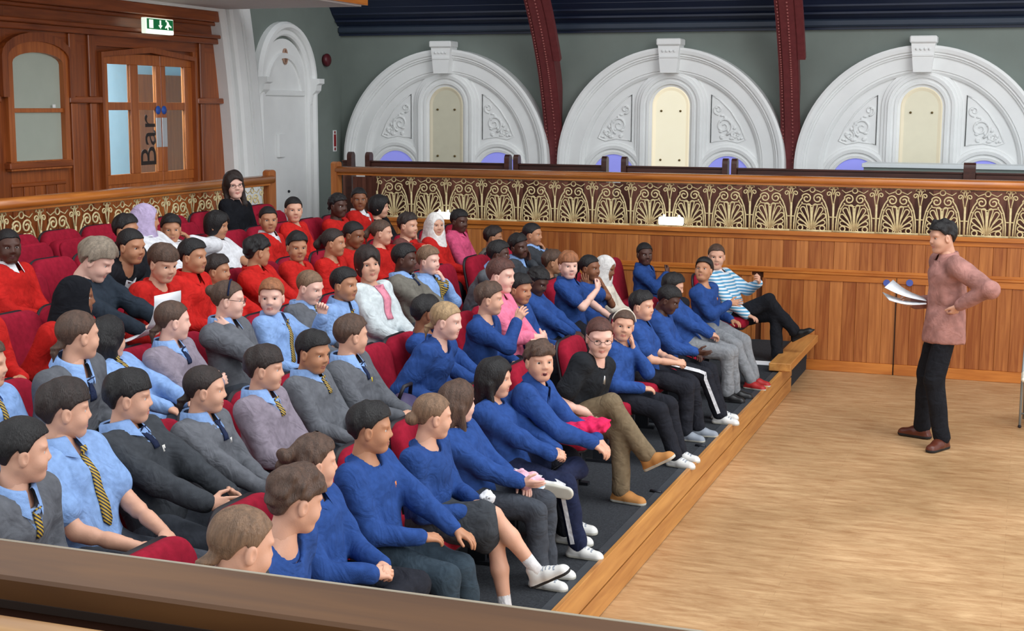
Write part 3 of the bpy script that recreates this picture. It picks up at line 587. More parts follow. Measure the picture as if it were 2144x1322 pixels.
# white arch casing, arched recess, corbel
cs = struct(empty('trim_2', (XL, 14.6, GZ)))
def casing():
    path = []
    for i in range(17):
        z = 2.80*i/16; yl = -0.27-0.03*(1-(z/2.8))*0+(-0.30)*((z/2.8)**2.2) + 0.0
        path.append(((0, yl, z), (0, 1, 0), (1, 0, 0)))
    m = MB(); m.sweep(path, [(0.0, -0.02), (0.0, 0.13), (0.03, 0.17), (0.08, 0.17), (0.09, 0.11), (0.115, 0.11), (0.125, 0.19), (0.17, 0.21), (0.31, 0.21), (0.32, 0.15), (0.345, 0.15), (0.355, 0.20), (0.38, 0.20), (0.39, 0.15), (0.41, 0.15), (0.42, 0.20), (0.57, 0.19), (0.58, 0.13), (0.61, 0.13), (0.62, 0.16), (0.66, 0.15), (0.67, 0.08), (0.70, 0.08), (0.71, 0.11), (0.76, 0.09), (0.77, -0.02)]); m.build('arch_casing', WHITEP, cs)
casing()
rc_ = struct(empty('door_2', (XL, 15.70, GZ)))
def ogee(w, zs, n=24): return [(w*math.cos(math.pi*i/n), zs+w*0.92*math.sin(math.pi*i/n)) for i in range(n+1)]
MB().prism([(0.56, -0.1)]+ogee(0.56, 1.98)+[(-0.56, -0.1)], 0.0, 0.02, 'x').build('door_panel', WHITEP, rc_)
for (ri, ro, d) in ((0.55, 0.64, 0.07), (0.63, 0.72, 0.12)):
    path = [((0, 0, -0.1), (0, 1, 0), (1, 0, 0))]+[((0, 0, 1.98), (0, math.cos(math.pi*i/24), math.sin(math.pi*i/24)), (1, 0, 0)) for i in range(25)]+[((0, 0, -0.1), (0, -1, 0), (1, 0, 0))]
    m = MB(); m.sweep(path, [(ri, 0), (ri, d*0.7), (ri+0.02, d), (ro-0.03, d), (ro, d*0.6), (ro, 0)]); m.build('arch_moulding', WHITEP, rc_)
m = MB(); m.sweep([((0, 0, 1.86), (0, math.cos(math.pi*i/16), math.sin(math.pi*i/16)), (1, 0, 0)) for i in range(17)], [(0.40, 0.02), (0.40, 0.05), (0.46, 0.06), (0.47, 0.02)]); m.build('inner_moulding', WHITEP, rc_)
MB().box(0.02, 0.05, -0.50, 0.50, 1.80, 1.87, 0.008).build('impost', WHITEP, rc_)
for sy in (-1, 1):
    m = MB(); m.prism([(0.0, 0.10), (0.20, 0.10), (0.20, 0.04), (0.16, 0.02), (0.15, -0.05), (0.10, -0.10), (0.08, -0.22), (0.04, -0.24), (0.02, -0.34), (0.0, -0.34)], -0.07, 0.07, 'y'); o = m.build('corbel', WHITEP, rc_); o.location = (0.0, sy*0.66, 1.92)
m = MB(); m.tube([(0.02, 0.02, 2.28), (0.03, 0.02, 2.28)], 0.07, 12); m.tube([(0.035, 0.02+0.05*math.cos(t), 2.28+0.09*math.sin(t)) for t in [2*math.pi*i/14 for i in range(14)]], 0.012, 6, closed=True); m.build('crest', M('faded_crest', (176, 140, 120), 0.6), rc_)
MB().box(0.02, 0.06, -0.22, -0.06, 1.05, 1.33, 0.006).build('switch_panel', WHITEP, rc_); m = MB(); m.ball((0.03, 0.06, 0.62), 0.018, 6); m.build('door_knob', STEEL, rc_)
bell = empty('alarm_bell', (XL, 16.82, 3.27)); tag(bell, 'round dark red fire alarm bell on the green wall', 'alarm bell')
m = MB(); m.tube([(0, 0, 0), (0.04, 0, 0)], 0.07, 20); m.build('mount', M('dark_red_metal', (86, 26, 34), 0.4), bell); m = MB(); m.ball((0.04, 0, 0), (0.05, 0.085, 0.085), 10); m.build('gong', MATS['dark_red_metal'], bell)
sg = empty('wall_notice', (XL+0.002, 17.08, 2.22)); tag(sg, 'narrow upright red and white notice on the green wall by the corner', 'notice')
MB().box(0, 0.006, -0.05, 0.05, -0.14, 0.14).build('white_board', WHITEP, sg); MB().box(0.006, 0.009, -0.03, 0.03, -0.075, 0.085).build('red_panel', M('notice_red', (150, 30, 36), 0.5, 0.0), sg)
m = MB(); m.tube([(0.006, 0, 0.112), (0.009, 0, 0.112)], 0.02, 10); m.tube([(0.006, 0, -0.108), (0.009, 0, -0.108)], 0.022, 10); m.build('notice_marks', MATS['notice_red'], sg)
# balcony soffit
sf = struct(empty('ceiling_balcony', (-7.8, 11, 3.745)))
MB().box(XL+7.8, 0.95, -6, 3.14, 0, 0.2).build('soffit', M('soffit_paint', (206, 200, 200), 0.7, 0.03), sf); MB().box(0.30, 0.97, 3.14, 3.2, 0.015, 0.25).build('fascia', WOODR, sf); MB().box(0.95, 1.0, -6, 3.2, 0.015, 0.25).build('fascia', WOODY, sf)
MB().box(XL+7.8, XL+7.8+0.14, -6, 3.14, -0.03, 0.0).build('soffit_moulding', WHITEP, sf)

struct(MB().box(-4, 4, -2.0, 1.92, 0.8, 1.0).build('floor_near_gallery', AISLE))
# ---- near gallery rail at lower left
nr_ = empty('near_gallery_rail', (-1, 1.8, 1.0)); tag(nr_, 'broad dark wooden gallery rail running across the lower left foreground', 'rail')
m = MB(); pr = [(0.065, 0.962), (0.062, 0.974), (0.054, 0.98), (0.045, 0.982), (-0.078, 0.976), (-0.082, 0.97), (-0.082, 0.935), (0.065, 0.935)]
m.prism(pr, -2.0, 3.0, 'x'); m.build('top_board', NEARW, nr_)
m = MB(); m.tube([(-2.0, .060, .976), (3.0, .060, .976)], .0048, 10); m.build('edge_highlight', M('pale_edge_highlight', (168, 156, 136), .22, .1, 6, stretch=(.6, 1, 1)), nr_)  # added pale strip, paints the bright highlight along the rail's far edge
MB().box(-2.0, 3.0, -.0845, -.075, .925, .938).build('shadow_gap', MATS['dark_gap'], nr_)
MB().box(-2.0, 3.0, -0.07, 0.03, 0.0, 0.935).build('rail_body', WOOD('shaded_rail_body', (50, 26, 16), (78, 42, 24), stretch=(0.8, 9, 9), objvar=0.02, rough=.6, coat=0), nr_)  # wood colour darkened to paint in the shade below the top board
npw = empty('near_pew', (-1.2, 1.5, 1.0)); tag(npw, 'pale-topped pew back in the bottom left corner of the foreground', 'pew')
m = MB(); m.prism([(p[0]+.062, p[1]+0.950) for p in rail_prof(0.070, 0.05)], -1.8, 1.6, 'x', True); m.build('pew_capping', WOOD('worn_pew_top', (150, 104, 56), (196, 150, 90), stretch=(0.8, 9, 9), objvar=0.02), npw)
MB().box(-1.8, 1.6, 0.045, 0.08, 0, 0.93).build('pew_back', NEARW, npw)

# ================================================================== IMPLICIT SURFACES
def nrm(v): v = np.asarray(v, float); return v/(np.linalg.norm(v)+1e-12)
class Shape:
    def __init__(s): s.ops = []; s.wr = None; s.field = None
    def rc(s, a, b, ra, rb, k=0.02, w=None, e=1.0, sub=False):
        s.ops.append(('rc', np.array(a, float), np.array(b, float), ra, rb, k, None if w is None else nrm(w), e, sub)); return s
    def el(s, c, r, k=0.02, R=None, sub=False):
        s.ops.append(('el', np.array(c, float), np.array(r, float), R, k, sub)); return s
    def cut(s, n, c, k=0.005):   # keep n.p < c
        s.ops.append(('cut', nrm(n), c, k)); return s
    def fn(s, f, k=0.01, sub=True): s.ops.append(('fn', f, k, sub)); return s
    def bounds(s):
        lo = np.full(3, 9.0); hi = -lo
        for o in s.ops:
            if o[0] == 'rc' and not o[8]:
                r = max(o[3], o[4])*max(1, o[7]); lo = np.minimum(lo, np.minimum(o[1], o[2])-r); hi = np.maximum(hi, np.maximum(o[1], o[2])+r)
            elif o[0] == 'el' and not o[5]:
                r = o[2] if o[3] is None else np.full(3, o[2].max()); lo = np.minimum(lo, o[1]-r); hi = np.maximum(hi, o[1]+r)
        return lo, hi
    def _d(s, o, X, Y, Z):
        if o[0] == 'rc':
            a, b = o[1], o[2]; ab = b-a; L2 = ab.dot(ab)+1e-12
            x, y, z = X-a[0], Y-a[1], Z-a[2]
            t = np.clip((x*ab[0]+y*ab[1]+z*ab[2])/L2, 0, 1)
            x = x-t*ab[0]; y = y-t*ab[1]; z = z-t*ab[2]
            if o[6] is not None:
                q = (x*o[6][0]+y*o[6][1]+z*o[6][2])*(1-1/o[7]); x = x-q*o[6][0]; y = y-q*o[6][1]; z = z-q*o[6][2]
            return np.sqrt(x*x+y*y+z*z)-(o[3]+(o[4]-o[3])*t)
        if o[0] == 'el':
            c, r, R = o[1], o[2], o[3]; x, y, z = X-c[0], Y-c[1], Z-c[2]
            if R is not None: x, y, z = (R[0][0]*x+R[1][0]*y+R[2][0]*z, R[0][1]*x+R[1][1]*y+R[2][1]*z, R[0][2]*x+R[1][2]*y+R[2][2]*z)
            x, y, z = x/r[0], y/r[1], z/r[2]; k0 = np.sqrt(x*x+y*y+z*z); x, y, z = x/r[0], y/r[1], z/r[2]; k1 = np.sqrt(x*x+y*y+z*z)+1e-9
            return k0*(k0-1)/k1
        if o[0] == 'cut': return X*o[1][0]+Y*o[1][1]+Z*o[1][2]-o[2]
        return o[1](X, Y, Z)
    def eval(s, X, Y, Z, V=None, box=None):
        full = V is None
        if full: V = np.full(np.broadcast(X, Y, Z).shape, 0.6)
        for o in s.ops:
            kind = o[0]; sl = (slice(None),)*3
            Xs, Ys, Zs = X, Y, Z
            if not full and kind in ('rc', 'el'):
                k = o[5] if kind == 'rc' else o[4]
                if kind == 'rc': r = max(o[3], o[4])*max(1, o[7]); lo = np.minimum(o[1], o[2])-r-k-box; hi = np.maximum(o[1], o[2])+r+k+box
                else: r = o[2] if o[3] is None else np.full(3, o[2].max()); lo = o[1]-r-k-box; hi = o[1]+r+k+box
                xs, ys, zs = X[:, 0, 0], Y[0, :, 0], Z[0, 0, :]
                sl = (slice(np.searchsorted(xs, lo[0]), np.searchsorted(xs, hi[0])), slice(np.searchsorted(ys, lo[1]), np.searchsorted(ys, hi[1])), slice(np.searchsorted(zs, lo[2]), np.searchsorted(zs, hi[2])))
                Xs, Ys, Zs = X[sl[0]], Y[:, sl[1]], Z[:, :, sl[2]]
                if 0 in (Xs.size, Ys.size, Zs.size): continue
            d = s._d(o, Xs, Ys, Zs)
            k = {'rc': lambda: o[5], 'el': lambda: o[4], 'cut': lambda: o[3], 'fn': lambda: o[2]}[kind]()
            sub = {'rc': lambda: o[8], 'el': lambda: o[5], 'cut': lambda: 'max', 'fn': lambda: o[3]}[kind]()
            cur = V[sl] if not full else V
            if sub is False:
                h = np.clip(k-np.abs(cur-d), 0, None)/k; nv = np.minimum(cur, d)-h*h*k*0.25
            else:
                dd = d if sub == 'max' else -d
                h = np.clip(k-np.abs(cur-dd), 0, None)/k; nv = np.maximum(cur, dd)+h*h*k*0.25
            if full: V = nv
            else: V[sl] = nv
        if getattr(s, 'feather', None): V = V+s.feather[1]*np.clip(1+s.feather[0](X, Y, Z)/.011, 0, 1)
        if s.wr is not None: V = V+s.wr(X, Y, Z)
        return V
    def at(s, P): P = np.atleast_2d(P); return s.eval(P[:, 0], P[:, 1], P[:, 2])
    def mesh(s, h):
        lo, hi = s.bounds(); lo = lo-2.2*h; hi = hi+2.2*h
        n = np.ceil((hi-lo)/h).astype(int)+1
        X = (lo[0]+h*np.arange(n[0]))[:, None, None]; Y = (lo[1]+h*np.arange(n[1]))[None, :, None]; Z = (lo[2]+h*np.arange(n[2]))[None, None, :]
        V = np.full(tuple(n), 0.6); V = s.eval(X, Y, Z, V, 2.5*h)
        return surfnet(V, lo, h)
def surfnet(V, lo, h):
    S = V < 0; nx, ny, nz = V.shape; st = (ny*nz, nz, 1); acc_i = []; acc_p = []; quads = []
    for ax in range(3):
        sl0 = [slice(None)]*3; sl1 = [slice(None)]*3; sl0[ax] = slice(0, -1); sl1[ax] = slice(1, None)
        c = S[tuple(sl0)] != S[tuple(sl1)]; idx = np.argwhere(c)
        if not len(idx): continue
        i2 = idx.copy(); i2[:, ax] += 1
        v0 = V[idx[:, 0], idx[:, 1], idx[:, 2]]; v1 = V[i2[:, 0], i2[:, 1], i2[:, 2]]; t = v0/(v0-v1)
        p = idx.astype(float); p[:, ax] += t; s0 = S[idx[:, 0], idx[:, 1], idx[:, 2]]
        b, d = [(1, 2), (2, 0), (0, 1)][ax]; cells = []
        for (ob, od) in ((-1, -1), (0, -1), (0, 0), (-1, 0)):
            q = idx.copy(); q[:, b] += ob; q[:, d] += od; cells.append(q[:, 0]*st[0]+q[:, 1]*st[1]+q[:, 2])
        for cc in cells: acc_i.append(cc); acc_p.append(p)
        Q = np.stack(cells, 1); Q[~s0] = Q[~s0][:, ::-1]; quads.append(Q)
    I = np.concatenate(acc_i); P = np.concatenate(acc_p); u, inv = np.unique(I, return_inverse=True)
    cnt = np.bincount(inv); VV = np.stack([np.bincount(inv, P[:, k])/cnt for k in range(3)], 1)*h+lo
    Q = np.searchsorted(u, np.concatenate(quads)); return VV, Q
def decimated(V, Q, ratio):
    me = np_mesh('tmp', V, Q); o = link('tmp', me); md = o.modifiers.new('d', 'DECIMATE'); md.ratio = ratio
    dg = bpy.context.evaluated_depsgraph_get(); m2 = bpy.data.meshes.new_from_object(o.evaluated_get(dg)); m2.calc_loop_triangles()
    V2 = np.empty(len(m2.vertices)*3); m2.vertices.foreach_get('co', V2); T = np.empty(len(m2.loop_triangles)*3, np.int32); m2.loop_triangles.foreach_get('vertices', T)
    bpy.data.objects.remove(o, do_unlink=True); bpy.data.meshes.remove(me); bpy.data.meshes.remove(m2)
    return V2.reshape(-1, 3), T.reshape(-1, 3)

# ------------------------------------------------------------------ head, hair, hand, shoe templates (metres, child size; x forward, y left, z up)
def head_shape(adult=False):
    s = Shape(); j = 1.0
    s.el((-.014, 0, .026), (.090, .071, .080)); s.el((.022, 0, -.028), (.060, .057, .075), .03)
    s.el((.050, 0, -.083 if not adult else -.092), (.027, .026, .020) if not adult else (.029, .029, .021), .026)
    for y in (-1, 1):
        s.rc((-.012, y*.047, -.045), (.045, y*.021, -.082), .016, .014, .03); s.el((.048, y*.033, -.036), (.028, .026, .027), .02); s.el((.060, y*.027, .025), (.013, .024, .007) if not adult else (.015, .026, .009), .016)
    for y in (-1, 1): s.el((.084, y*.0315, .003), (.019, .018, .0120), .010, sub=True)
    s.rc((.068, 0, .010), (.0855, 0, -.0205), .0070, .0108, .012)
    for y in (-1, 1): s.el((.079, y*.0112, -.0255), (.010, .0072, .0068), .008)
    for y in (-1, 1):
        s.el((.0560, y*.0310, .003), (.0142, .0160, .0142), .003)
    for y in (-1, 1): s.el((.072, y*.0310, .0020), (.016, .0145, .0058), .002, sub=True)
    for y in (-1, 1):
        s.rc((.0785, 0, -.0535), (.0705, y*.018, -.0555), .0042, .0025, .006); s.rc((.0775, 0, -.0630), (.0700, y*.015, -.0590), .0050, .0025, .006)
    for y in (-1, 1): s.rc((.0865, 0, -.0582), (.0745, y*.021, -.0562), .0022, .0012, .003, sub=True)
    for y in (-1, 1):
        s.el((-.006, y*.074, -.012), (.018, .009, .030), .008); s.el((.001, y*.0845, -.010), (.0105, .0085, .0185), .003, sub=True)
    s.rc((-.022, 0, -.05), (-.034, 0, -.13), .044 if not adult else .048, .044 if not adult else .05, .03)
    return s
def make_head(adult):
    V, Q = head_shape(adult).mesh(.003); V, T = decimated(V, Q, 0.14)
    c = V[T].mean(1); lip = (c[:, 0] > .070) & (np.abs(c[:, 1]) < .0190) & (c[:, 2] < -.0510+.12*np.abs(c[:, 1])*0) & (c[:, 2] > -.0675)
    return V, T, lip.astype(np.int32)
HEADS = {False: make_head(False), True: make_head(True)}
def hnoise(amp, f, seed, n=4, zs=1.0):
    r = np.random.RandomState(seed); m = n*2; K = r.normal(size=(m, 3)); K /= np.linalg.norm(K, axis=1)[:, None]; K *= f*r.uniform(.55, 1.5, (m, 1)); K[:, 2] *= zs; ph = r.uniform(0, 6.28, m)
    def f_(X, Y, Z):
        a = [np.sin(K[i][0]*X+K[i][1]*Y+K[i][2]*Z+ph[i]) for i in range(m)]; return amp*2.0/n*sum(a[2*i]*a[2*i+1] for i in range(n))
    return f_
HL_AZ = [0, .35, .65, .95, 1.15, 1.32, 1.45, 1.58, 1.72, 2.0, 2.4, 2.8, 3.2]
HL_Z = {0: [.055, .056, .050, .037, .018, -.006, -.024, -.022, .010, -.012, -.056, -.070, -.072], 1: [.032, .034, .033, .026, .010, -.010, -.026, -.024, .010, -.014, -.058, -.072, -.074], 2: [.048, .046, .042, .030, .012, -.008, -.028, -.026, .010, -.016, -.060, -.074, -.076]}
def hair_shape(style):
    s = Shape()   # thickness, top lift, hairline set, noise amp, noise freq, z stretch of noise
    P = dict(buzz=(.006, .0, 0, .0008, 120, 1), crop=(.010, .004, 0, .0022, 110, .6), short=(.014, .008, 0, .0046, 80, .55), thick=(.0145, .010, 1, .0062, 70, .5), curly=(.017, .008, 1, .0105, 75, .9), wavy=(.024, .012, 2, .0100, 55, .7), slick=(.0085, .0, 0, .0012, 130, .3))
    P['man'] = (.015, .016, 0, .0105, 72, .8)
    base = {'pony': 'slick', 'lowpony': 'slick', 'bun': 'slick', 'messybun': 'crop', 'bob': 'short', 'long': 'short', 'tied': 'slick', 'braids': 'crop', 'longtied': 'slick'}.get(style, style)
    t, lift, hl, na, nf, zs = P[base]
    s.el((-.015, 0, .028), (.0895+t, .071+t*.85, .079+t)); 
    if lift: s.el((.004, .006, .052+lift), (.074, .062, .058), .03)
    if style in ('bob', 'long'):
        s.el((-.024, 0, -.01), (.092, .086, .105), .02)
        s.fn(lambda X, Y, Z: np.sqrt(((X-.085)/.082)**2+(Y/.056)**2+((Z+.040)/.098)**2)*.06-.06, .012, True)
        s.cut((0, 0, -1), .092 if style == 'bob' else .10, .02)
        if style == 'long':
            s.rc((-.05, 0, -.03), (-.088, 0, -.24), .064, .046, .03, w=(0, 1, 0), e=1.35)
            for y in (-1, 1): s.rc((-.015, y*.070, -.03), (.012, y*.074, -.17), .024, .020, .02); s.rc((.012, y*.074, -.17), (.030, y*.070, -.27), .020, .008, .015)
        zs = .25
    else:
        zz = HL_Z[hl]
        def cutf(X, Y, Z):
            az = np.arctan2(np.abs(Y+.0*Z), X+.014+.0*Z); return (np.interp(az, HL_AZ, zz)-Z)*.8
        s.ops.append(('fn', cutf, .006, 'max')); s.feather = (cutf, t+.004)
        for y in (-1, 1): s.el((-.003, y*.084, -.014), (.022, .014, .031), .008, sub=True)
    if style in ('pony', 'longtied'):
        s.el((-.100, 0, .022), (.024, .024, .024), .012); s.rc((-.112, 0, .026), (-.142, 0, -.03), .020, .027, .015); s.rc((-.142, 0, -.03), (-.128, 0, -.15 if style == 'pony' else -.22), .027, .010, .02)
    if style == 'lowpony':
        s.rc((-.085, 0, -.045), (-.115, 0, -.08), .022, .024, .015); s.rc((-.115, 0, -.08), (-.11, 0, -.18), .024, .010, .02)
    if style in ('bun', 'tied'): s.el((-.108, 0, .045 if style == 'bun' else -.02), (.034, .038, .034), .012)
    if style == 'messybun':
        for i, (x, y, z) in enumerate(((-.115, 0, .01), (-.13, .02, -.02), (-.125, -.025, .03), (-.135, -.01, .035))): s.el((x, y, z), (.03, .03, .028), .015)
        na, nf, zs = .007, 80, .8
    if style == 'braids':
        for y in (-1, 1): s.rc((-.06, y*.055, -.03), (-.05, y*.085, -.16), .018, .010, .015)
        na, nf, zs = .005, 120, .8
    if na: s.wr = hnoise(na, nf, len(style)+3, 6, zs)
    return s
HAIRM = {}
def hair_mesh(style):
    if style not in HAIRM:
        V, Q = hair_shape(style).mesh(.0045); HAIRM[style] = np_mesh('hair_'+style, V, Q, [HAIR['k']])
    return HAIRM[style]
def scarf_mesh():
    if 'scarf' not in HAIRM:
        s = Shape(); s.el((-.014, 0, .014), (.103, .086, .105)); s.el((.0, 0, -.05), (.085, .075, .085), .03)
        s.rc((-.012, 0, -.08), (-.02, 0, -.19), .070, .105, .04, w=(0, 1, 0), e=1.25); s.rc((.03, 0, -.10), (.06, 0, -.20), .05, .055, .04, w=(0, 1, 0), e=1.5)
        s.rc((-.07, 0, -.02), (-.09, 0, -.22), .06, .075, .04, w=(0, 1, 0), e=1.4)
        s.fn(lambda X, Y, Z: np.sqrt(((X-.105)/.092)**2+(Y/.058)**2+((Z+.016)/.082)**2)*.06-.06, .012, True); s.wr = hnoise(.0018, 60, 4, 5, .35)
        V, Q = s.mesh(.0055); HAIRM['scarf'] = np_mesh('headscarf', V, Q, [HW])
    return HAIRM['scarf']
def make_hand(curl, spread, thumb):
    s = Shape(); s.rc((.0, 0, 0), (.02, 0, 0), .019, .019, .012, w=(0, 1, 0), e=1.25)
    s.rc((.022, .018, 0), (.068, .022, 0), .013, .011, .012); s.rc((.022, 0, 0), (.070, .002, .001), .014, .012, .012); s.rc((.022, -.016, 0), (.064, -.022, 0), .013, .010, .012)
    lens = (.056, .062, .058, .046); ys = (.0265, .0090, -.0085, -.0255); xs = (.070, .073, .070, .063)
    for i in range(4):
        p = np.array([xs[i], ys[i], .002]); a = math.radians(curl*0.7+i*2); yaw = math.radians(spread*(1.5-i)); L = lens[i]
        for j, (f, r0, r1) in enumerate(((.42, .0082, .0076), (.32, .0076, .0070), (.26, .0070, .0058))):
            d = np.array([math.cos(a)*math.cos(yaw), math.cos(a)*math.sin(yaw), -math.sin(a)]); q = p+d*L*f
            s.rc(p, q, r0, r1, .005 if j == 0 else .0015); p = q; a += math.radians(curl)
    a = math.radians(thumb); p0 = np.array([.022, .022, -.004]); d1 = np.array([math.cos(a)*.9, math.sin(a), -.30]); p1 = p0+nrm(d1)*.036; d2 = np.array([math.cos(a*.5), math.sin(a*.5), -.35]); p2 = p1+nrm(d2)*.034
    s.rc(p0, p1, .0125, .0098, .01); s.rc(p1, p2, .0095, .0072, .002)
    V, Q = s.mesh(.003); return decimated(V, Q, 0.13)
HANDS = {'relax': make_hand(24, 3, 40), 'fist': make_hand(64, 0, 25), 'flat': make_hand(7, 5, 50), 'grip': make_hand(42, 1, 30)}
def shoe_mesh(kind):
    key = 'shoe_'+kind
    if key not in HAIRM:
        s = Shape()
        s.rc((-.022, 0, -.040), (.045, 0, -.040), .032, .034, .02); s.rc((.045, 0, -.045), (.115, 0, -.052), .033, .026, .02, w=(0, 1, 0), e=1.2)
        if kind == 'boot': s.rc((-.008, 0, -.03), (-.012, 0, .055), .040, .043, .02)
        elif kind != 'pump': s.rc((-.008, 0, -.03), (-.014, 0, .004), .036, .034, .02)
        if kind == 'pump': s.rc((.10, 0, -.055), (.165, 0, -.064), .022, .008, .02); s.rc((-.04, 0, -.04), (-.045, 0, -.072), .014, .008, .01)
        s.rc((-.030, 0, -.062), (.120, 0, -.062), .036, .034, .006, w=(0, 1, 0), e=1.0)
        s.cut((0, 0, -1), .074, .003)
        if kind == 'trainer':
            for i in range(4): s.rc((.032+.017*i, -.020, -.006-.006*i), (.032+.017*i, .020, -.006-.006*i), .004, .004, .002)
        V, Q = s.mesh(.0055); c = V[Q].mean(1); mi = (c[:, 2] < -.058).astype(np.int32)
        if kind == 'trainer': mi[(c[:, 2] > -.030) & (c[:, 0] > .026) & (c[:, 0] < .095) & (np.abs(c[:, 1]) < .024) & (np.sin(c[:, 0]*370) > .3)] = 2
        HAIRM[key] = np_mesh(key, V, Q, [SHW, SOLE, SHG], mi)
    return HAIRM[key]
def eye_mesh():
    m = MB(); m.ball((0, 0, 0), .0126, 12); n = 24
    # orient pole along +x : rotate (x,y,z)->(z,y,-x)
    m.v = [(p[2], p[1], -p[0]) for p in m.v]; me = bpy.data.meshes.new('eye'); me.from_pydata(m.v, [], m.f)
    for mm in (EYEW, IRIS, PUPIL): me.materials.append(mm)
    for p in me.polygons:
        c = sum((me.vertices[i].co for i in p.vertices), Vector())/len(p.vertices); r = math.hypot(c.y, c.z); p.use_smooth = True
        if c.x > 0: p.material_index = 2 if r < .0030 else (1 if r < .0072 else 0)
    return me
EYE = eye_mesh()
def brow_mesh():
    m = MB(); pts = [(.0835-.55*abs(y)**1.9*9, y, .0215+.004*math.sin((y-.012)/.036*math.pi)-.0) for y in np.linspace(.012, .048, 7)]
    pts = [(.0785-(y-.012)*.42-((y-.012)**2)*7, y, .0250+.0030*math.sin((y-.010)/.040*math.pi)-(y-.012)*.09) for y in np.linspace(.012, .047, 7)]
    m.tube(pts, [.0016, .0024, .0027, .0026, .0023, .0018, .0010], 6); return m.mesh('eyebrow', HAIR['k'])
BROW = brow_mesh()
def glasses_mesh():
    m = MB()
    for y in (-1, 1):
        m.tube([(.090-.10*abs(.020*math.cos(t))*0, y*.031+.020*math.cos(t), .002+.014*math.sin(t)) for t in [2*math.pi*i/16 for i in range(16)]], .0014, 5, closed=True); m.tube([(.090, y*.051, .006), (.07, y*.066, .006), (-.004, y*.080, .010)], .0014, 5)
    m.tube([(.090, -.011, .004), (.094, 0, .006), (.090, .011, .004)], .0014, 5); return m.mesh('glasses', M('glasses_frame', (60, 50, 50), 0.3, metal=0.5))
GLS = glasses_mesh()
def band_mesh():
    m = MB(); m.tube([(.012+.02*math.sin(t)*0-.01, .086*math.cos(t), .02+.098*math.sin(t)) for t in np.linspace(.15, math.pi-.15, 18)], .0055, 6); return m.mesh('hairband', NAVY)
BAND = band_mesh()
def collar_mesh():
    m = MB(); V = []; n = 28
    for i in range(n+1):
        a = math.radians(14+332*i/n); f = abs(math.cos(a/2))**4*0; fr = max(0, math.cos(a)); c, s_ = math.cos(a), math.sin(a)
        pt = fr**6
        prof = [(.047, .030), (.053, .036), (.060, .030), (.074+.018*pt, -.012-.030*pt)]
        for r, z in prof: V.append((r*c*1.05-.006, r*s_, z-.012*c))
    F = [(i*4+j, i*4+j+1, (i+1)*4+j+1, (i+1)*4+j) for i in range(n) for j in range(3)]
    m.add(V, F, True); return m.mesh('collar', SHIRT)
COLLAR = collar_mesh()
def neckband_mesh():
    m = MB(); m.tube([(.064*math.cos(t)-.002, .064*math.sin(t), .002-.026*math.cos(t)) for t in [2*math.pi*i/24 for i in range(24)]], .0105, 8, closed=True); return m.mesh('neckband', BLUE)
NECKB = neckband_mesh()

# ------------------------------------------------------------------ person builder
def ik(A, T, l1, l2, pole):
    A = np.asarray(A, float); T = np.asarray(T, float); d = T-A; L = np.linalg.norm(d)
    if L > (l1+l2)*.998: T = A+d/L*(l1+l2)*.998; d = T-A; L = np.linalg.norm(d)
    if L < abs(l1-l2)+.02: T = A+d/(L+1e-9)*(abs(l1-l2)+.02); d = T-A; L = np.linalg.norm(d)
    u = d/L; x = (l1*l1-l2*l2+L*L)/(2*L); h = math.sqrt(max(l1*l1-x*x, 0)); p = np.asarray(pole, float); p = nrm(p-u*p.dot(u))
    return A+u*x+p*h, T
def frame(f, up):
    f = nrm(f); up = np.asarray(up, float); u = nrm(up-f*f.dot(up)); l = np.cross(u, f); return np.stack([f, l, u], 1)   # columns x fwd, y left, z up
def m4(R, t, s=1.0):
    m = Matrix.Identity(4); ss = (s, s, s) if np.isscalar(s) else s
    for i in range(3):
        for j in range(3): m[i][j] = float(R[i][j])*ss[j]
        m[i][3] = float(t[i])
    return m
def objmat(o, *mats):
    for i, mm in enumerate(mats):
        if i < len(o.material_slots): o.material_slots[i].link = 'OBJECT'; o.material_slots[i].material = mm
NP = [0]
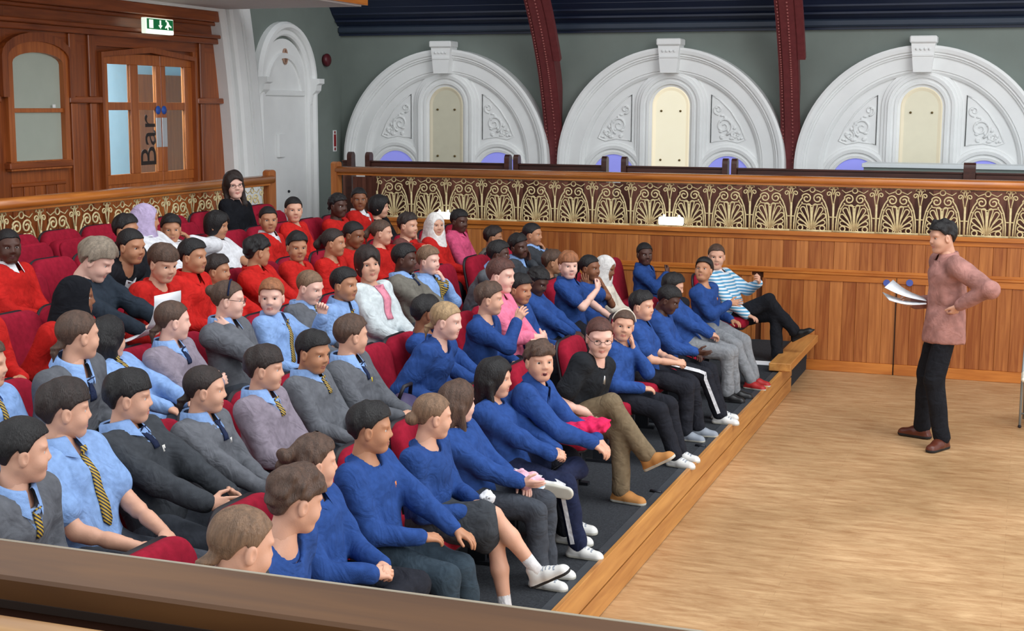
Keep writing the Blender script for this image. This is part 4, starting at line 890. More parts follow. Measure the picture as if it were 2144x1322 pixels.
def build_person(label, base, Pw, Rh, Hc, fw, s, adult, hands, legs, top, bottom, skin, hair, sleeves='long', collar=None, tie=None, vneck=False, badge=None, shoes=('trainer', SHW, SOLE), socks=None, scarf=None, glasses=False, band=None, skirt=None, res=.013, extras=(), open_front=None, hemlen=0.0, group=None, hs=None, undershirt=None, necklace=False, stripe=None, bump=.004, mouth=False, tunic=False):
    """everything in world coords; base = object origin"""
    NP[0] += 1; seed = NP[0]; base = np.asarray(base, float)
    Pw = np.asarray(Pw, float)-base; Hc = np.asarray(Hc, float)-base
    a = 1.20 if adult else 1.08; S = s*a                     # body scale
    hs = hs or (1.10 if adult else 1.0)*(0.6+0.4*s)
    hu = Rh[:, 2]
    N = Pw-hu*(.142 if adult else .135)*hs-Rh[:, 0]*.030*hs                      # neck base
    u = nrm(N-Hc); f = nrm(np.asarray(fw)-u*u.dot(fw)); l = np.cross(u, f)
    TL = np.linalg.norm(N-Hc)
    sh = .140*S*(1.04 if adult else 1.0)
    S_r = N-u*.052*S-l*sh; S_l = N-u*.052*S+l*sh; mid = Hc+u*TL*.38+f*(.004-.012)*S; ch = Hc+u*TL*.72+f*.004*S
    lx = 1.06 if adult else 1.0; la, lf = .245*S*lx, .205*S*lx; hsz = .92*S if not adult else .88*S
    J = {}
    for sd, h in (('R', hands[0]), ('L', hands[1])):
        sg = -1 if sd == 'R' else 1; A = S_r if sd == 'R' else S_l
        T, pole, kind, hdir, back = h['t']-base, h.get('pole'), h.get('kind', 'relax'), h.get('dir'), h.get('back')
        if pole is None: pole = -u*1.0+l*sg*.55-f*.35
        E, Wr = ik(A, T, la, lf, pole); fd = nrm(Wr-E)
        hd = nrm(fd if hdir is None else nrm(hdir)*.75+fd*.25); bk = back if back is not None else (u*.8+l*sg*.5+f*.3)
        J[sd] = (A, E, Wr, hd, bk, kind)
    LG = {}
    lt, lsn = .345*S*lx, .335*S*lx
    for sd, g in (('R', legs[0]), ('L', legs[1])):
        sg = -1 if sd == 'R' else 1; A = Hc+l*sg*.075*S-u*.0
        K, An = ik(A, g['t']-base, lt, lsn, g.get('pole', f*.6+u*.9)); LG[sd] = (A, K, An, g.get('dir', f), g.get('up', None))
    # ---------------- body (skin)
    b = Shape(); long_ = sleeves == 'long'
    b.rc(N-u*.05*S, Pw-hu*.055*hs-Rh[:, 0]*.018*hs, .047*S if not adult else .046*S, .042*hs, .02)
    b.rc(N-u*.075*S, N-u*.02*S, .066*S, .054*S, .02); b.rc(Hc, mid, .070*S, .072*S, .03, w=l, e=1.4); b.rc(mid, ch, .072*S, .078*S, .03, w=l, e=1.4); b.rc(ch, N-u*.06*S, .074*S, .055*S, .03, w=l, e=1.4); b.rc(S_r, S_l, .036*S, .036*S, .03)
    for sd in 'RL':
        A, E, Wr, hd, bk, kd = J[sd]; b.rc(A, E, .038*S, .031*S, .02); b.rc(E, (E+Wr)*.5+nrm(Wr-E)*-.05*S, .031*S, .032*S, .012); b.rc((E+Wr)*.5, Wr, .030*S, .0215*S, .014)
        A, K, An, fdv, up = LG[sd]; b.rc(A, K, .060*S, .043*S, .02); b.rc(K, (K*.6+An*.4), .041*S, .043*S, .02); b.rc((K*.6+An*.4), An, .043*S, .027*S, .02)
    V, Q = b.mesh(.0235*max(1, S*.9) if (long_ and not skirt) else .0125*max(1, S))
    hv, ht, lip = HEADS[adult]; Vs = [V]; Ts = [ht+len(V)]; nV = len(V)+len(hv); Vs.append((hv*hs)@Rh.T+Pw)
    for sd in 'RL':
        A, E, Wr, hd, bk, kd = J[sd]; v, t = HANDS[kd]; v = v*hsz; t = t
        if sd == 'L': v = v*np.array([1, -1, 1]); t = t[:, ::-1]
        Rm = frame(hd, bk); Vs.append(v@Rm.T+Wr); Ts.append(t+nV); nV += len(v)
    T = np.concatenate(Ts); mi = np.zeros(len(Q)+len(T), np.int32); mi[len(Q):len(Q)+len(lip)] = lip
    me = np_mesh('person', np.concatenate(Vs), [Q, T], SKIN[skin], mi); root = link('person', me); root.location = base; tag(root, label, 'person', group or 'audience seated in tiers')
    # ---------------- top
    g = Shape(); th = .010*S; wl = l
    g.rc(Hc+u*(.015-hemlen)*S, mid, .104*S+th*.5, .094*S+th, .03, w=wl, e=1.36); g.rc(mid, ch, .094*S+th, .094*S+th, .04, w=wl, e=1.40); g.rc(ch, N-u*.065*S, .090*S+th, .062*S+th, .04, w=wl, e=1.42)
    g.rc(S_r, S_l, .050*S+th*.6, .050*S+th*.6, .04); g.rc(N-u*.06*S, N-u*.02*S, .068*S, .060*S, .03)
    for sd in 'RL':
        A, E, Wr, hd, bk, kd = J[sd]
        if long_: g.rc(A, E, .055*S+th*.6, .047*S+th*.6, .035); g.rc(E, Wr-nrm(Wr-E)*.012*S, .047*S+th*.6, .034*S+th*.5, .02); g.rc(Wr-nrm(Wr-E)*.05*S, Wr-nrm(Wr-E)*.03*S, .040*S, .038*S, .006)
        elif sleeves == 'rolled': g.rc(A, E, .050*S+th*.6, .043*S+th*.5, .035); g.rc(E, E+(Wr-E)*.5, .043*S+th*.5, .041*S+th*.5, .02)
        else: g.rc(A, A+(E-A)*.64, .053*S+th*.6, .056*S+th*.8, .035)
    g.wr = hnoise(bump*1.5, 30/S, seed+10, 4)
    hdn = u*.8+np.array([0, 0, .2])
    if tunic: g.rc(Hc+u*.03*S, Hc-u*.10*S, .112*S, .122*S, .03, w=wl, e=1.25)
    g.cut(-u, -(Hc-u*(.055+hemlen)*S).dot(u), .012)
    g.rc(N-u*.022*S+f*.026*S, N+u*.12*S+f*.05*S, .056*S, .075*S, .008, sub=True)
    V, Q = g.mesh(res*max(1.0, S*.9)); o = link(top[0], np_mesh(top[0], V, Q, [top[1]]), root)
    topo = o
    def surf(p, d, far=.25, inner=0.0):   # march outward from p along d to the clothing surface
        ts = np.linspace(inner, far, 60); vals = g.at(p+np.outer(ts, d)); ins = np.where(vals < 0)[0]
        return p+d*(ts[ins[-1]] if len(ins) else .10*S)
    def patch(name, mat, rows_, par, off=.004, th_=0.0):
        """rows_: list of (down from N, half-left, half-right)"""
        m = MB(); Vp = []
        for dn, y0, y1 in rows_:
            for t in (0, .5, 1):
                p = N-u*dn*S+l*(y0+(y1-y0)*t)*S; q = surf(p, f); Vp.append(q+f*off)
        n = len(rows_); F = [(i*3+j, i*3+j+1, i*3+j+4, i*3+j+3) for i in range(n-1) for j in range(2)]
        nb = len(Vp); Vp = Vp+[p-f*.006 for p in Vp]; F += [tuple(x+nb for x in q)[::-1] for q in F]
        for j in range(2): F += [(j, j+1, nb+j+1, nb+j), ((n-1)*3+j+1, (n-1)*3+j, nb+(n-1)*3+j, nb+(n-1)*3+j+1)]
        for i in range(n-1): F += [(i*3+3, i*3, nb+i*3, nb+i*3+3), (i*3+2, i*3+5, nb+i*3+5, nb+i*3+2)]
        m.add(Vp, F, True); return m.build(name, mat, par)
    nR = frame(f, u); nsc = S*(1.0 if not adult else .92)
    if collar is not None:
        c = link('collar', COLLAR, root); c.matrix_local = m4(nR, N-u*(.006 if not adult else .018)*S+f*.006*S, nsc*(1.16 if not adult else 1.06)); objmat(c, collar)
    else:
        c = link('neckband', NECKB, root); c.matrix_local = m4(nR, N-u*.026*S, nsc); objmat(c, top[1])
    if vneck or undershirt: patch('shirt_front', undershirt or collar or SHIRT, [(.030, -.045, .045), (.06, -.034, .034), (.09, -.020, .020), (.118, -.003, .003)], root, .003)
    if tie is not None:
        L = .125 if vneck else .29
        w = [(.026, -.012, .012), (.045, -.014, .014), (.055, -.010, .010)]+[(d, -.010-.05*d, .010+.05*d) for d in np.linspace(.075, L, 5)]
        if not vneck: w.append((L+.02, -.003, .003))
        patch('tie', tie, w, root, .009)
    if badge is not None: patch('badge', badge, [(.125, .040, .062), (.15, .044, .060)], root, .003)
    if open_front is not None: patch('inner_top', open_front, [(.028+.026*k_, -.050+.0022*k_, .050-.0022*k_) for k_ in range(10)], root, .011)
    if necklace: patch('pendant', M('silver', (200, 204, 206), .3, metal=.8), [(.07, -.006, .006), (.085, -.009, .009), (.115, -.010, .010)], root, .006)
    # ---------------- bottom
    q_ = Shape(); q_.rc(Hc+l*.05*S+u*.02*S, Hc-l*.05*S+u*.02*S, (.078 if tunic else .088)*S, (.078 if tunic else .088)*S, .02); q_.rc(Hc, Hc+u*.08*S, .08*S, .078*S, .03, w=l, e=1.4)
    if skirt is None:
        for sd in 'RL':
            A, K, An, fdv, up = LG[sd]; ax = nrm(An-K); q_.rc(A, K, (.070 if tunic else .084)*S, .062*S, .03); q_.rc(K, An-ax*.0*S, .060*S, .050*S, .025)
            q_.rc(An-ax*.09*S, An-ax*.010*S, .046*S, .050*S, .02)
        q_.wr = hnoise(.0065, 30/S, seed+90, 4)
        V, Q = q_.mesh(max(.0165, res)*max(1, S*.9)); bo = link(bottom[0], np_mesh(bottom[0], V, Q, [bottom[1]]), root)
    else:
        KR, KL = LG['R'][1], LG['L'][1]; A = LG['R'][0]
        for sd in 'RL': A, K, An, fdv, up = LG[sd]; q_.rc(A, A+(K-A)*.86, .085*S, .082*S, .05)
        q_.rc(Hc+f*.05*S, Hc+(KR+KL-2*Hc)*.42, .085*S, .075*S, .06, w=l, e=1.5); q_.wr = hnoise(.004, 30, seed)
        V, Q = q_.mesh(.0125); bo = link('skirt', np_mesh('skirt', V, Q, [bottom[1]]), root)
    if stripe is not None:
        for sd in 'RL':
            A, K, An, fdv, up = LG[sd]; sg = -1 if sd == 'R' else 1; m = MB(); pts = []
            for t in np.linspace(.15, 1, 8): pts.append((A+(K-A)*t, .080-.022*t))
            for t in np.linspace(.08, .95, 9): pts.append((K+(An-K)*t, .056-.006*t))
            out = nrm(l*sg+u*.55); Vp = []
            for i, (p, r) in enumerate(pts):
                tg = nrm(pts[min(i+1, len(pts)-1)][0]-pts[max(i-1, 0)][0]); oo = nrm(out-tg*tg.dot(out)); ww = np.cross(tg, oo)
                for k_ in (-1, 1): Vp.append(p+oo*(r*S+.011)+ww*.013*S*k_)
            F = [(2*i, 2*i+1, 2*i+3, 2*i+2) for i in range(len(pts)-1)]; m.add(Vp, F, True); m.build('side_stripe', stripe, bo)
    for sd in 'RL':
        A, K, An, fdv, up = LG[sd]; fu = np.array([0, 0, 1.0]) if up is None else (nrm(K-An)+f*.15 if isinstance(up, str) else up); Rm = frame(np.asarray(fdv, float)-nrm(fu)*nrm(fu).dot(fdv), fu)
        so = link('shoe', shoe_mesh(shoes[0]), root); so.matrix_local = m4(Rm, An, S*1.02); objmat(so, shoes[1], shoes[2], SHG if shoes[1] is SHW else shoes[1])
        if socks is not None:
            m = MB(); ax = nrm(An-K); m.tube([An-ax*.075*S, An-ax*.03*S, An+ax*.02*S], [.033*S, .032*S, .034*S], 12); m.build('sock', socks, root)
    # ---------------- head things
    HM = lambda sc=1.0: m4(Rh, Pw, hs*sc if np.isscalar(sc) else tuple(hs*x for x in sc))
    if scarf is not None: h_ = link('headscarf', scarf_mesh(), root); h_.matrix_local = HM(); objmat(h_, scarf); hc = HAIR['k']
    elif hair is not None:
        hc = HAIR[hair[1]]; h_ = link('hair', hair_mesh(hair[0]), root); h_.matrix_local = HM(); objmat(h_, hc)
        if band is not None: bb = link('hairband', BAND, root); bb.matrix_local = HM(); objmat(bb, band)
    for y in (-1, 1):
        e_ = link('eye', EYE, root); e_.matrix_local = m4(Rh, Pw+Rh@np.array([.0568, y*.031, .003])*hs, hs)
        br = link('eyebrow', BROW, root); br.matrix_local = m4(Rh, Pw, (hs, y*hs, hs)); objmat(br, hc)
    if mouth:
        m = MB(); m.ball((0, 0, 0), (.007, .0125, .0105), 8); mo = m.build('open_mouth', M('dark_mouth', (74, 22, 26), .5, .05), root); mo.matrix_local = m4(Rh, Pw+Rh@np.array([.0775, 0, -.0605])*hs, hs)
    if glasses: gl = link('glasses', GLS, root); gl.matrix_local = HM()
    return root, dict(N=N+base, u=u, f=f, l=l, J=J, LG=LG, P=Pw+base, Hc=Hc+base, S=S, topo=topo, surf=surf, base=base)

def head_rot(P, a, pitch=0.0, roll=0.0):
    """a: 0 looks at the camera, +90 looks to image right, -90 to image left"""
    c = nrm([CAM[0]-P[0], CAM[1]-P[1], 0]); r = np.array([-c[1], c[0], 0.0])     # r: image right
    t = math.radians(a); f = c*math.cos(t)+r*math.sin(t); p = math.radians(pitch); f = f*math.cos(p)+np.array([0, 0, -math.sin(p)])
    R = frame(f, np.array([0, 0, 1.0])); ro = math.radians(roll); cc, ss = math.cos(ro), math.sin(ro)
    return np.stack([R[:, 0], R[:, 1]*cc+R[:, 2]*ss, -R[:, 1]*ss+R[:, 2]*cc], 1)
PEOPLE = []
def sit(label, row, u, v, X, look, top, bottom, skin, hair, arms=('lap', 'lap'), pitch=5, roll=0, tw=0, adult=False, legs='sit', hipx=None, dy=0.0, slump=0.0, **kw):
    i = row-1; P = onx(u, v, -X); zs = TIER[i]+.42
    nom = .70 if adult else .56
    hx = -(ROWX[i]-.05) if hipx is None else -hipx
    S0 = (P[2]-zs-.075*(1.27 if adult else 1))/nom; ln = math.hypot(P[0]-hx, P[2]-zs-.075)
    s = min(max(ln/nom, .90), 1.14)
    need = s*nom; dx = P[0]-hx; dz = math.sqrt(max(need**2-dx*dx, (.5*need)**2)); S = s*(1.20 if adult else 1.08)
    Hc = np.array([hx, P[1]+dy, P[2]-dz]); fz = math.radians(tw); fw = np.array([math.cos(fz), math.sin(fz), 0.0])
    Rh = head_rot(P, look, pitch, roll); lf = np.array([-fw[1], fw[0], 0]); up = np.array([0, 0, 1.0]); hs = (1.10 if adult else 1.0)*(0.6+0.4*s)
    jit = lambda: np.array([random.uniform(-.012, .012) for _ in range(3)])
    def loc(x, y, z): return Hc+(fw*x+lf*y+up*z)*S
    def hd(x, y, z): return P+Rh@np.array([x, y, z])*hs
    H = []
    for sd, nm in (('R', arms[0]), ('L', arms[1])):
        g = -1 if sd == 'R' else 1
        d = dict(kind='relax')
        if nm == 'lap': d.update(t=loc(.215, g*.065, .085)+jit(), dir=fw*.5-lf*g*.75-up*.15, back=up+fw*.4)
        elif nm == 'clasp': d.update(t=loc(.25, g*.055, .105)+jit()*.5, dir=fw*.55-lf*g*.8, back=up*.6+fw*.5+lf*g*.3, kind='grip')
        elif nm == 'fist': d.update(t=loc(.23, g*.07, .10)+jit(), dir=fw*.7-lf*g*.5-up*.2, back=up+lf*g*.4, kind='fist')
        elif nm == 'knee': d.update(t=loc(.31, g*.085, .085)+jit(), dir=fw-up*.35, back=up+fw*.3)
        elif nm == 'low': d.update(t=loc(.16, g*.15, .06)+jit(), dir=fw-up*.2, back=up)
        elif nm == 'straight': d.update(t=loc(.52, g*.045, .07), dir=fw*.8-up*.7-lf*g*.3, back=up+fw)
        elif nm == 'open': d.update(t=loc(.26, g*.05, .12), dir=fw-up*.1+lf*g*(-.25), back=lf*g*.6-up*.5, kind='flat')
        elif nm == 'steeple': d.update(t=loc(.26, g*.075, .13), dir=fw*.8-lf*g*.55, back=lf*g+up*.4, kind='flat')
        elif nm == 'cross': d.update(t=loc(.215, -g*.02, .185 if sd == 'R' else .150), dir=-lf*g*.95-fw*.25+up*(.1 if sd == 'R' else -.05), back=fw+up*.4, pole=-up+lf*g*.9)
        elif nm == 'chin': d.update(t=hd(.085, g*.035, -.20), dir=up*.9+Rh[:, 0]*-.15, back=Rh[:, 0]*.7+Rh[:, 1]*g, kind='grip', pole=-up+fw*.6+lf*g*.3)
        elif nm == 'cheek': d.update(t=hd(.030, g*.098, -.165), dir=up, back=Rh[:, 1]*g+Rh[:, 0]*.2, kind='flat', pole=-up+fw*.6+lf*g*.4)
        elif nm == 'mouth': d.update(t=hd(.125, g*.045, -.155), dir=up*.8-Rh[:, 0]*.35-Rh[:, 1]*g*.2, back=Rh[:, 0]+Rh[:, 1]*g*.5, kind='relax', pole=-up+fw*.7+lf*g*.3)
        elif nm == 'ear': d.update(t=hd(-.01, g*.155, -.09), dir=up*.8-Rh[:, 1]*g*.6, back=Rh[:, 1]*g, kind='relax', pole=-up*.6+lf*g+fw*.5)
        elif nm == 'neck': d.update(t=hd(.02, g*.10, -.15), dir=-Rh[:, 0]*.8-Rh[:, 1]*g*.3+up*.3, back=Rh[:, 1]*g+up*.2, kind='relax', pole=-up+lf*g*.4+fw*.6)
        elif nm == 'fistup': d.update(t=loc(.24, g*.11, .40), dir=up*.8+fw*.2, back=-fw*.3+lf*g, kind='fist', pole=-up+lf*g*.3)
        elif nm == 'raise': d.update(t=hd(.20, g*.03, -.13), dir=fw*.5+up*.7, back=fw*-.2+lf*g, kind='relax', pole=-up*.8+lf*g*.6)
        elif nm == 'chest': d.update(t=loc(.20, g*.02, .33), dir=up*.7-lf*g*.6, back=fw+up*.2, kind='grip', pole=-up+lf*g*.8)
        elif nm == 'wave': d.update(t=loc(.22, g*.02, .24), dir=fw*.7-up*.1-lf*g*.4, back=up*.3+lf*g, kind='flat', pole=-up+lf*g*.7)
        elif nm == 'fwdhigh': d.update(t=loc(.30, -g*.02, .40), dir=fw*.7-lf*g*.2+up*.2, back=up, kind='relax', pole=-up*.6+lf*g*.8)
        elif nm == 'page': d.update(t=loc(.36, g*.11, .20), dir=fw*.6-lf*g*.4+up*.1, back=-up*.4+lf*g, kind='grip', pole=-up+lf*g*.6)
        H.append(d)
    floor = TIER[i]+.076*S; Lg = []
    def lleg(x, y, z, dir_, up_=None, pole=None):
        q = dict(t=Hc+fw*x*S+lf*y*S+np.array([0, 0, z]), dir=np.asarray(dir_, float))
        if up_ is not None: q['up'] = up_
        q['pole'] = fw*.6+up*.9 if pole is None else pole
        return q
    zf = floor-Hc[2]
    jx = random.uniform(-.03, .03)
    if legs == 'sit': Lg = [lleg(.37+jx, -.085, zf, fw-lf*.12), lleg(.37-jx, .085, zf, fw+lf*.12)]
    elif legs == 'fwd': Lg = [lleg(.47, -.07, zf, fw-lf*.1), lleg(.43, .09, zf, fw+lf*.1)]
    elif legs == 'ankles': Lg = [lleg(.42, .05, zf+.02, fw+lf*.3), lleg(.45, -.02, zf, fw-lf*.25)]
    elif legs == 'crossR':   # right knee over the left
        Lg = [lleg(.53, .05, zf+.20*S, fw*.9-up*.25+lf*.1, 'shin', up*1.0+fw*.2), lleg(.40, -.01, zf, fw)]
    elif legs == 'crossL':
        Lg = [lleg(.40, .02, zf, fw), lleg(.53, -.06, zf+.20*S, fw*.9-up*.25, 'shin', up*1.0+fw*.2)]
    elif legs == 'figR':     # right ankle resting on left knee, sole to the side
        Lg = [lleg(.30, .07, .045*S, fw*.5+lf*.1-up*.5, up*.5+lf*.6, -lf*1.0+fw*.5+up*.2), lleg(.37, .085, zf, fw)]
    elif legs == 'tuckL':    # left foot tucked under the right thigh, sole to the side
        Lg = [lleg(.41, -.07, zf, fw-lf*.1), lleg(.26, -.115, -.045*S, fw*.9-up*.1, lf+up*.15, lf*1.0+fw*.6)]
    elif legs == 'figL':
        Lg = [lleg(.37, -.085, zf, fw), lleg(.33, -.10, .05*S, fw*.7-up*.35, up*.5+lf*.75, lf*1.0+fw*.5+up*.2)]
    base = np.array([Hc[0], Hc[1], TIER[i]])
    r = build_person(label, base, P, Rh, Hc, fw, s, adult, H, Lg, top, bottom, skin, hair, res=kw.pop('res', [.0115, .012, .013, .014, .014, .015][i]), hs=kw.pop('hs', None) or hs, **kw)
    PEOPLE.append((row, P, Hc, r)); return r

# ================================================================== SEATS
def rrect(w, h, r, n=6, rb=None):
    rb = r if rb is None else rb; P = []
    for cx, cz, rr, a0 in ((w/2-r, h-r, r, 0), (-w/2+r, h-r, r, 90), (-w/2+rb, rb, rb, 180), (w/2-rb, rb, rb, 270)):
        for i in range(n+1): a = math.radians(a0+90*i/n); P.append((cx+rr*math.cos(a), cz+rr*math.sin(a)))
    return P
def pillow(out, rings, name, mat):
    """outline in (y,z); rings (inset, x)"""
    c = np.mean(out, 0); n = len(out); m = MB(); V = []
    for ins, x in rings:
        for p in out:
            d = np.array(p)-c; L = np.linalg.norm(d); q = c+d*max(0, (L-ins))/L; V.append((x, q[0], q[1]))
    F = [(i*n+j, i*n+(j+1) % n, (i+1)*n+(j+1) % n, (i+1)*n+j) for i in range(len(rings)-1) for j in range(n)]
    F += [tuple(range(n))[::-1], tuple((len(rings)-1)*n+j for j in range(n))]
    m.add(V, F, True); return m.mesh(name, mat)
SB = pillow(rrect(.45, .49, .11, 7, .05), [(.012, -.012), (0, .0), (0, .03), (.006, .048), (.02, .062), (.06, .074), (.13, .080)], 'backrest', SEATRED)
SS = pillow(rrect(.44, .51, .12, 7, .05), [(.02, -.034), (.005, -.03), (0, -.012)], 'back_shell', SHELL)
SC = pillow(rrect(.44, .40, .07, 6, .05), [(.02, -.05), (.004, -.04), (0, -.01), (0, .022), (.008, .038), (.03, .048), (.09, .054)], 'cushion', SEATRED)
SU = pillow(rrect(.40, .35, .06, 5, .05), [(.02, -.075), (0, -.068), (0, -.046)], 'cushion_pan', SHELL)
PED = MB().box(-.05, .05, -.22, -.19, 0, .40).box(-.05, .05, .19, .22, 0, .40).box(-.10, .10, -.23, -.18, 0, .02).box(-.10, .10, .18, .23, 0, .02).box(-.02, .02, -.2, .2, .36, .40).mesh('pedestal', STEEL)
ORD = ['first', 'second', 'third', 'fourth', 'fifth', 'sixth', 'seventh', 'eighth', 'ninth', 'tenth', 'eleventh', 'twelfth', 'thirteenth', 'fourteenth', 'fifteenth', 'sixteenth', 'seventeenth', 'eighteenth', 'nineteenth', 'twentieth']
ROWN = ['front', 'second', 'third', 'fourth', 'fifth', 'back']
def seat(row, y, n, up):
    i = row-1; o = empty('theatre_chair', (-(ROWX[i]+.02), y, TIER[i]))
    tag(o, 'red folding chair, %s from the near rail in the %s row%s' % (ORD[n], ROWN[i], ', tipped up' if up else ''), 'chair', 'red seats of the %s row' % ROWN[i])
    b = link('backrest', SB, o); b.matrix_local = Matrix.Translation((-.215, 0, .33)) @ Matrix.Rotation(math.radians(-12), 4, 'Y')
    s = link('back_shell', SS, b); s.location = (-.004, 0, -.01)
    c = link('cushion', SC, o)
    if up: c.matrix_local = Matrix.Translation((-.115, 0, .36)) @ Matrix.Rotation(math.radians(-14), 4, 'Y') @ Matrix.Rotation(math.pi, 4, 'Z')
    else: c.matrix_local = Matrix.Translation((.20, 0, .372)) @ Matrix.Rotation(math.radians(-90), 4, 'Y')
    p = link('cushion_pan', SU, c); p.location = (0, 0, .025); objmat(p, SEATRED if up else SHELL)
    g = link('pedestal', PED, o)
    return o

# ================================================================== AUDIENCE
SW = lambda m: ('sweatshirt', m); JU = lambda m: ('jumper', m); SH = lambda m: ('shirt', m); TR = lambda m: ('trousers', m)
G1, G2 = dict(collar=SHIRT, vneck=True, tie=TIE), dict(collar=SHIRT, vneck=True, tie=NTIE)
ST = dict(collar=SHIRT, tie=TIE, sleeves='short'); BADGE = M('white_badge', (230, 226, 220), .6); YB_ = M('yellow_badge', (226, 200, 40), .6); OB = M('orange_badge', (226, 130, 60), .6)
BK = ('plain', SHB, SOLED); WT = ('trainer', SHW, SOLE); GT = ('trainer', SHG, SOLE)
# ---- front row
sit('child in charcoal jumper half hidden behind the near rail, front row', 1, 510, 1142, 2.15, 112, JU(DGREY), TR(TROUS), 'l', ('lowpony', 'lb'), pitch=14, hipx=2.5)
sit('child in blue sweatshirt sitting low just above the near rail, front row', 1, 622, 1048, 2.33, 112, SW(BLUE), TR(BTROUS), 'l', ('curly', 'br'), pitch=14, hipx=2.55, shoes=BK)
r13 = sit('child in blue sweatshirt with collar, hands clasped over a folded leg, front row', 1, 660, 968, 2.60, 103, SW(BLUE), TR(BTROUS), 'l', ('messybun', 'br'), ('clasp', 'clasp'), collar=BLUE, legs='tuckL', shoes=('trainer', SHB, SOLED))
sit('child in blue sweatshirt and turned-up dark jeans, hands on lap, front row', 1, 778, 897, 2.60, 84, SW(BLUE), TR(JEAN), 'o', ('short', 'k'), ('lap', 'knee'), badge=OB, shoes=BK)
r15 = sit('child in blue sweatshirt and grey skirt with crossed bare legs, front row', 1, 908, 872, 2.55, 106, SW(BLUE), ('skirt', DGREY), 'l', ('tied', 'lb'), ('lap', 'lap'), legs='crossR', skirt=True, socks=SOCK, shoes=('trainer', SHW, SOLED), pitch=8)
r16 = sit('child in blue sweatshirt holding out an open palm, front row', 1, 960, 842, 2.68, 112, SW(BLUE), TR(TROUS), 'p', ('long', 'br'), ('open', 'lap'))
r17 = sit('child in blue sweatshirt and navy tracksuit trousers with white stripe, foot on knee', 1, 1038, 792, 2.67, 76, SW(BLUE), TR(NAVY), 'l', ('long', 'k'), ('clasp', 'clasp'), legs='tuckL', stripe=WHITE, shoes=WT)
r18 = sit('child in blue sweatshirt leaning forward open-mouthed, arms straight over magenta fleece', 1, 1130, 757, 2.50, 22, SW(BLUE), TR(BTROUS), 'l', ('curly', 'br'), ('straight', 'straight'), collar=BLUE, mouth=True, hipx=2.72, shoes=WT, pitch=0)
r19 = sit('adult in black T-shirt and khaki trousers with crossed legs and tan boots, front row', 1, 1256, 706, 2.42, 12, ('t_shirt', DTEE), TR(KHAKI), 'p', ('slick', 'au'), ('clasp', 'clasp'), adult=True, sleeves='short', legs='crossR', glasses=True, necklace=True, shoes=('boot', SHT, SOLE), pitch=14, hipx=2.66, tw=-12)
sit('child in blue sweatshirt resting cheek on hand beside the adult in black', 1, 1305, 681, 2.55, 8, SW(BLUE), TR(BTROUS), 'l', ('lowpony', 'br'), ('lap', 'cheek'), band=CREAM, roll=-8, tw=-10, legs='fwd', socks=PSOCK, shoes=WT)
sit('child in blue polo top with hands clasped, looking right, front row', 1, 1345, 641, 2.60, 66, SW(BLUE), TR(BTROUS), 'l', ('short', 'k'), ('clasp', 'clasp'), collar=BLUE, sleeves='short', shoes=GT)
sit('child in blue sweatshirt and black tracksuit with white stripes, looking down at lap', 1, 1401, 628, 2.55, 74, SW(BLUE), TR(BTROUS), 'd', ('crop', 'k'), ('open', 'lap'), pitch=26, stripe=WHITE, shoes=WT, legs='fwd')
sit('child in blue sweatshirt and light grey trousers, head bowed, front row', 1, 1410, 600, 2.72, 92, SW(BLUE), TR(LTROUS), 'l', ('short', 'k'), ('lap', 'lap'), pitch=18, shoes=BK)
sit('child in blue sweatshirt turning round and gesturing near the end of the front row', 1, 1473, 566, 2.62, -18, SW(BLUE), TR(LTROUS), 'o', ('short', 'k'), ('wave', 'low'), pitch=-16, badge=OB, shoes=('trainer', SHR, SOLE), tw=-15, legs='fwd')
sit('adult in blue and white striped top at the far end of the front row', 1, 1500, 537, 2.78, 4, ('striped_top', STRIPETOP), TR(BLACK), 'l', ('tied', 'br'), ('low', 'chest'), adult=True, legs='crossR', collar=WHITE, shoes=('pump', SHB, SOLED), tw=-12)
# ---- second row
sit('child in mid-grey jumper and striped tie at the left edge, second row', 2, 48, 945, 3.25, 96, JU(GREY), TR(TROUS), 'l', ('crop', 'k'), ('lap', 'lap'), **G1)
sit('child in short-sleeved pale blue shirt and striped tie, fists on lap, second row', 2, 138, 858, 3.48, 96, SH(SHIRT), TR(TROUS), 'l', ('thick', 'dk'), ('fist', 'fist'), **ST)
sit('child in charcoal jumper with white badge, fingertips together, second row', 2, 272, 832, 3.52, 84, JU(DGREY), TR(TROUS), 'l', ('thick', 'k'), ('steeple', 'steeple'), badge=BADGE, **G2)
sit('child in buttoned grey cardigan with hands low, second row', 2, 432, 816, 3.42, 84, ('cardigan', GREY), TR(TROUS), 'l', ('lowpony', 'dk'), ('knee', 'lap'), badge=BADGE, **G2)
sit('child in pale mauve-grey jumper and striped tie, hands folded on lap, second row', 2, 556, 772, 3.42, 80, JU(LGREY), TR(TROUS), 'l', ('thick', 'dk'), ('lap', 'lap'), **G1)
sit('child in dark grey jumper with yellow striped tie, mouth open, second row', 2, 657, 738, 3.42, 52, JU(GREY), TR(TROUS), 'o', ('short', 'k'), ('lap', 'lap'), pitch=12, **G1)
sit('child in grey jumper with yellow badge turning away, second row', 2, 737, 702, 3.42, 112, JU(GREY), TR(TROUS), 'l', ('crop', 'br'), ('clasp', 'clasp'), badge=YB_, collar=SHIRT, tie=NTIE, vneck=True)
sit('child in blue sweatshirt almost hidden behind the child leaning forward, second row', 2, 893, 655, 3.52, 110, SW(BLUE), TR(BTROUS), 'b', ('short', 'k'))
sit('child in blue sweatshirt leaning forward past the empty red seats, second row', 2, 936, 672, 3.17, 74, SW(BLUE), TR(BTROUS), 'p', ('lowpony', 'bl'), ('low', 'lap'), hipx=3.36, pitch=10)
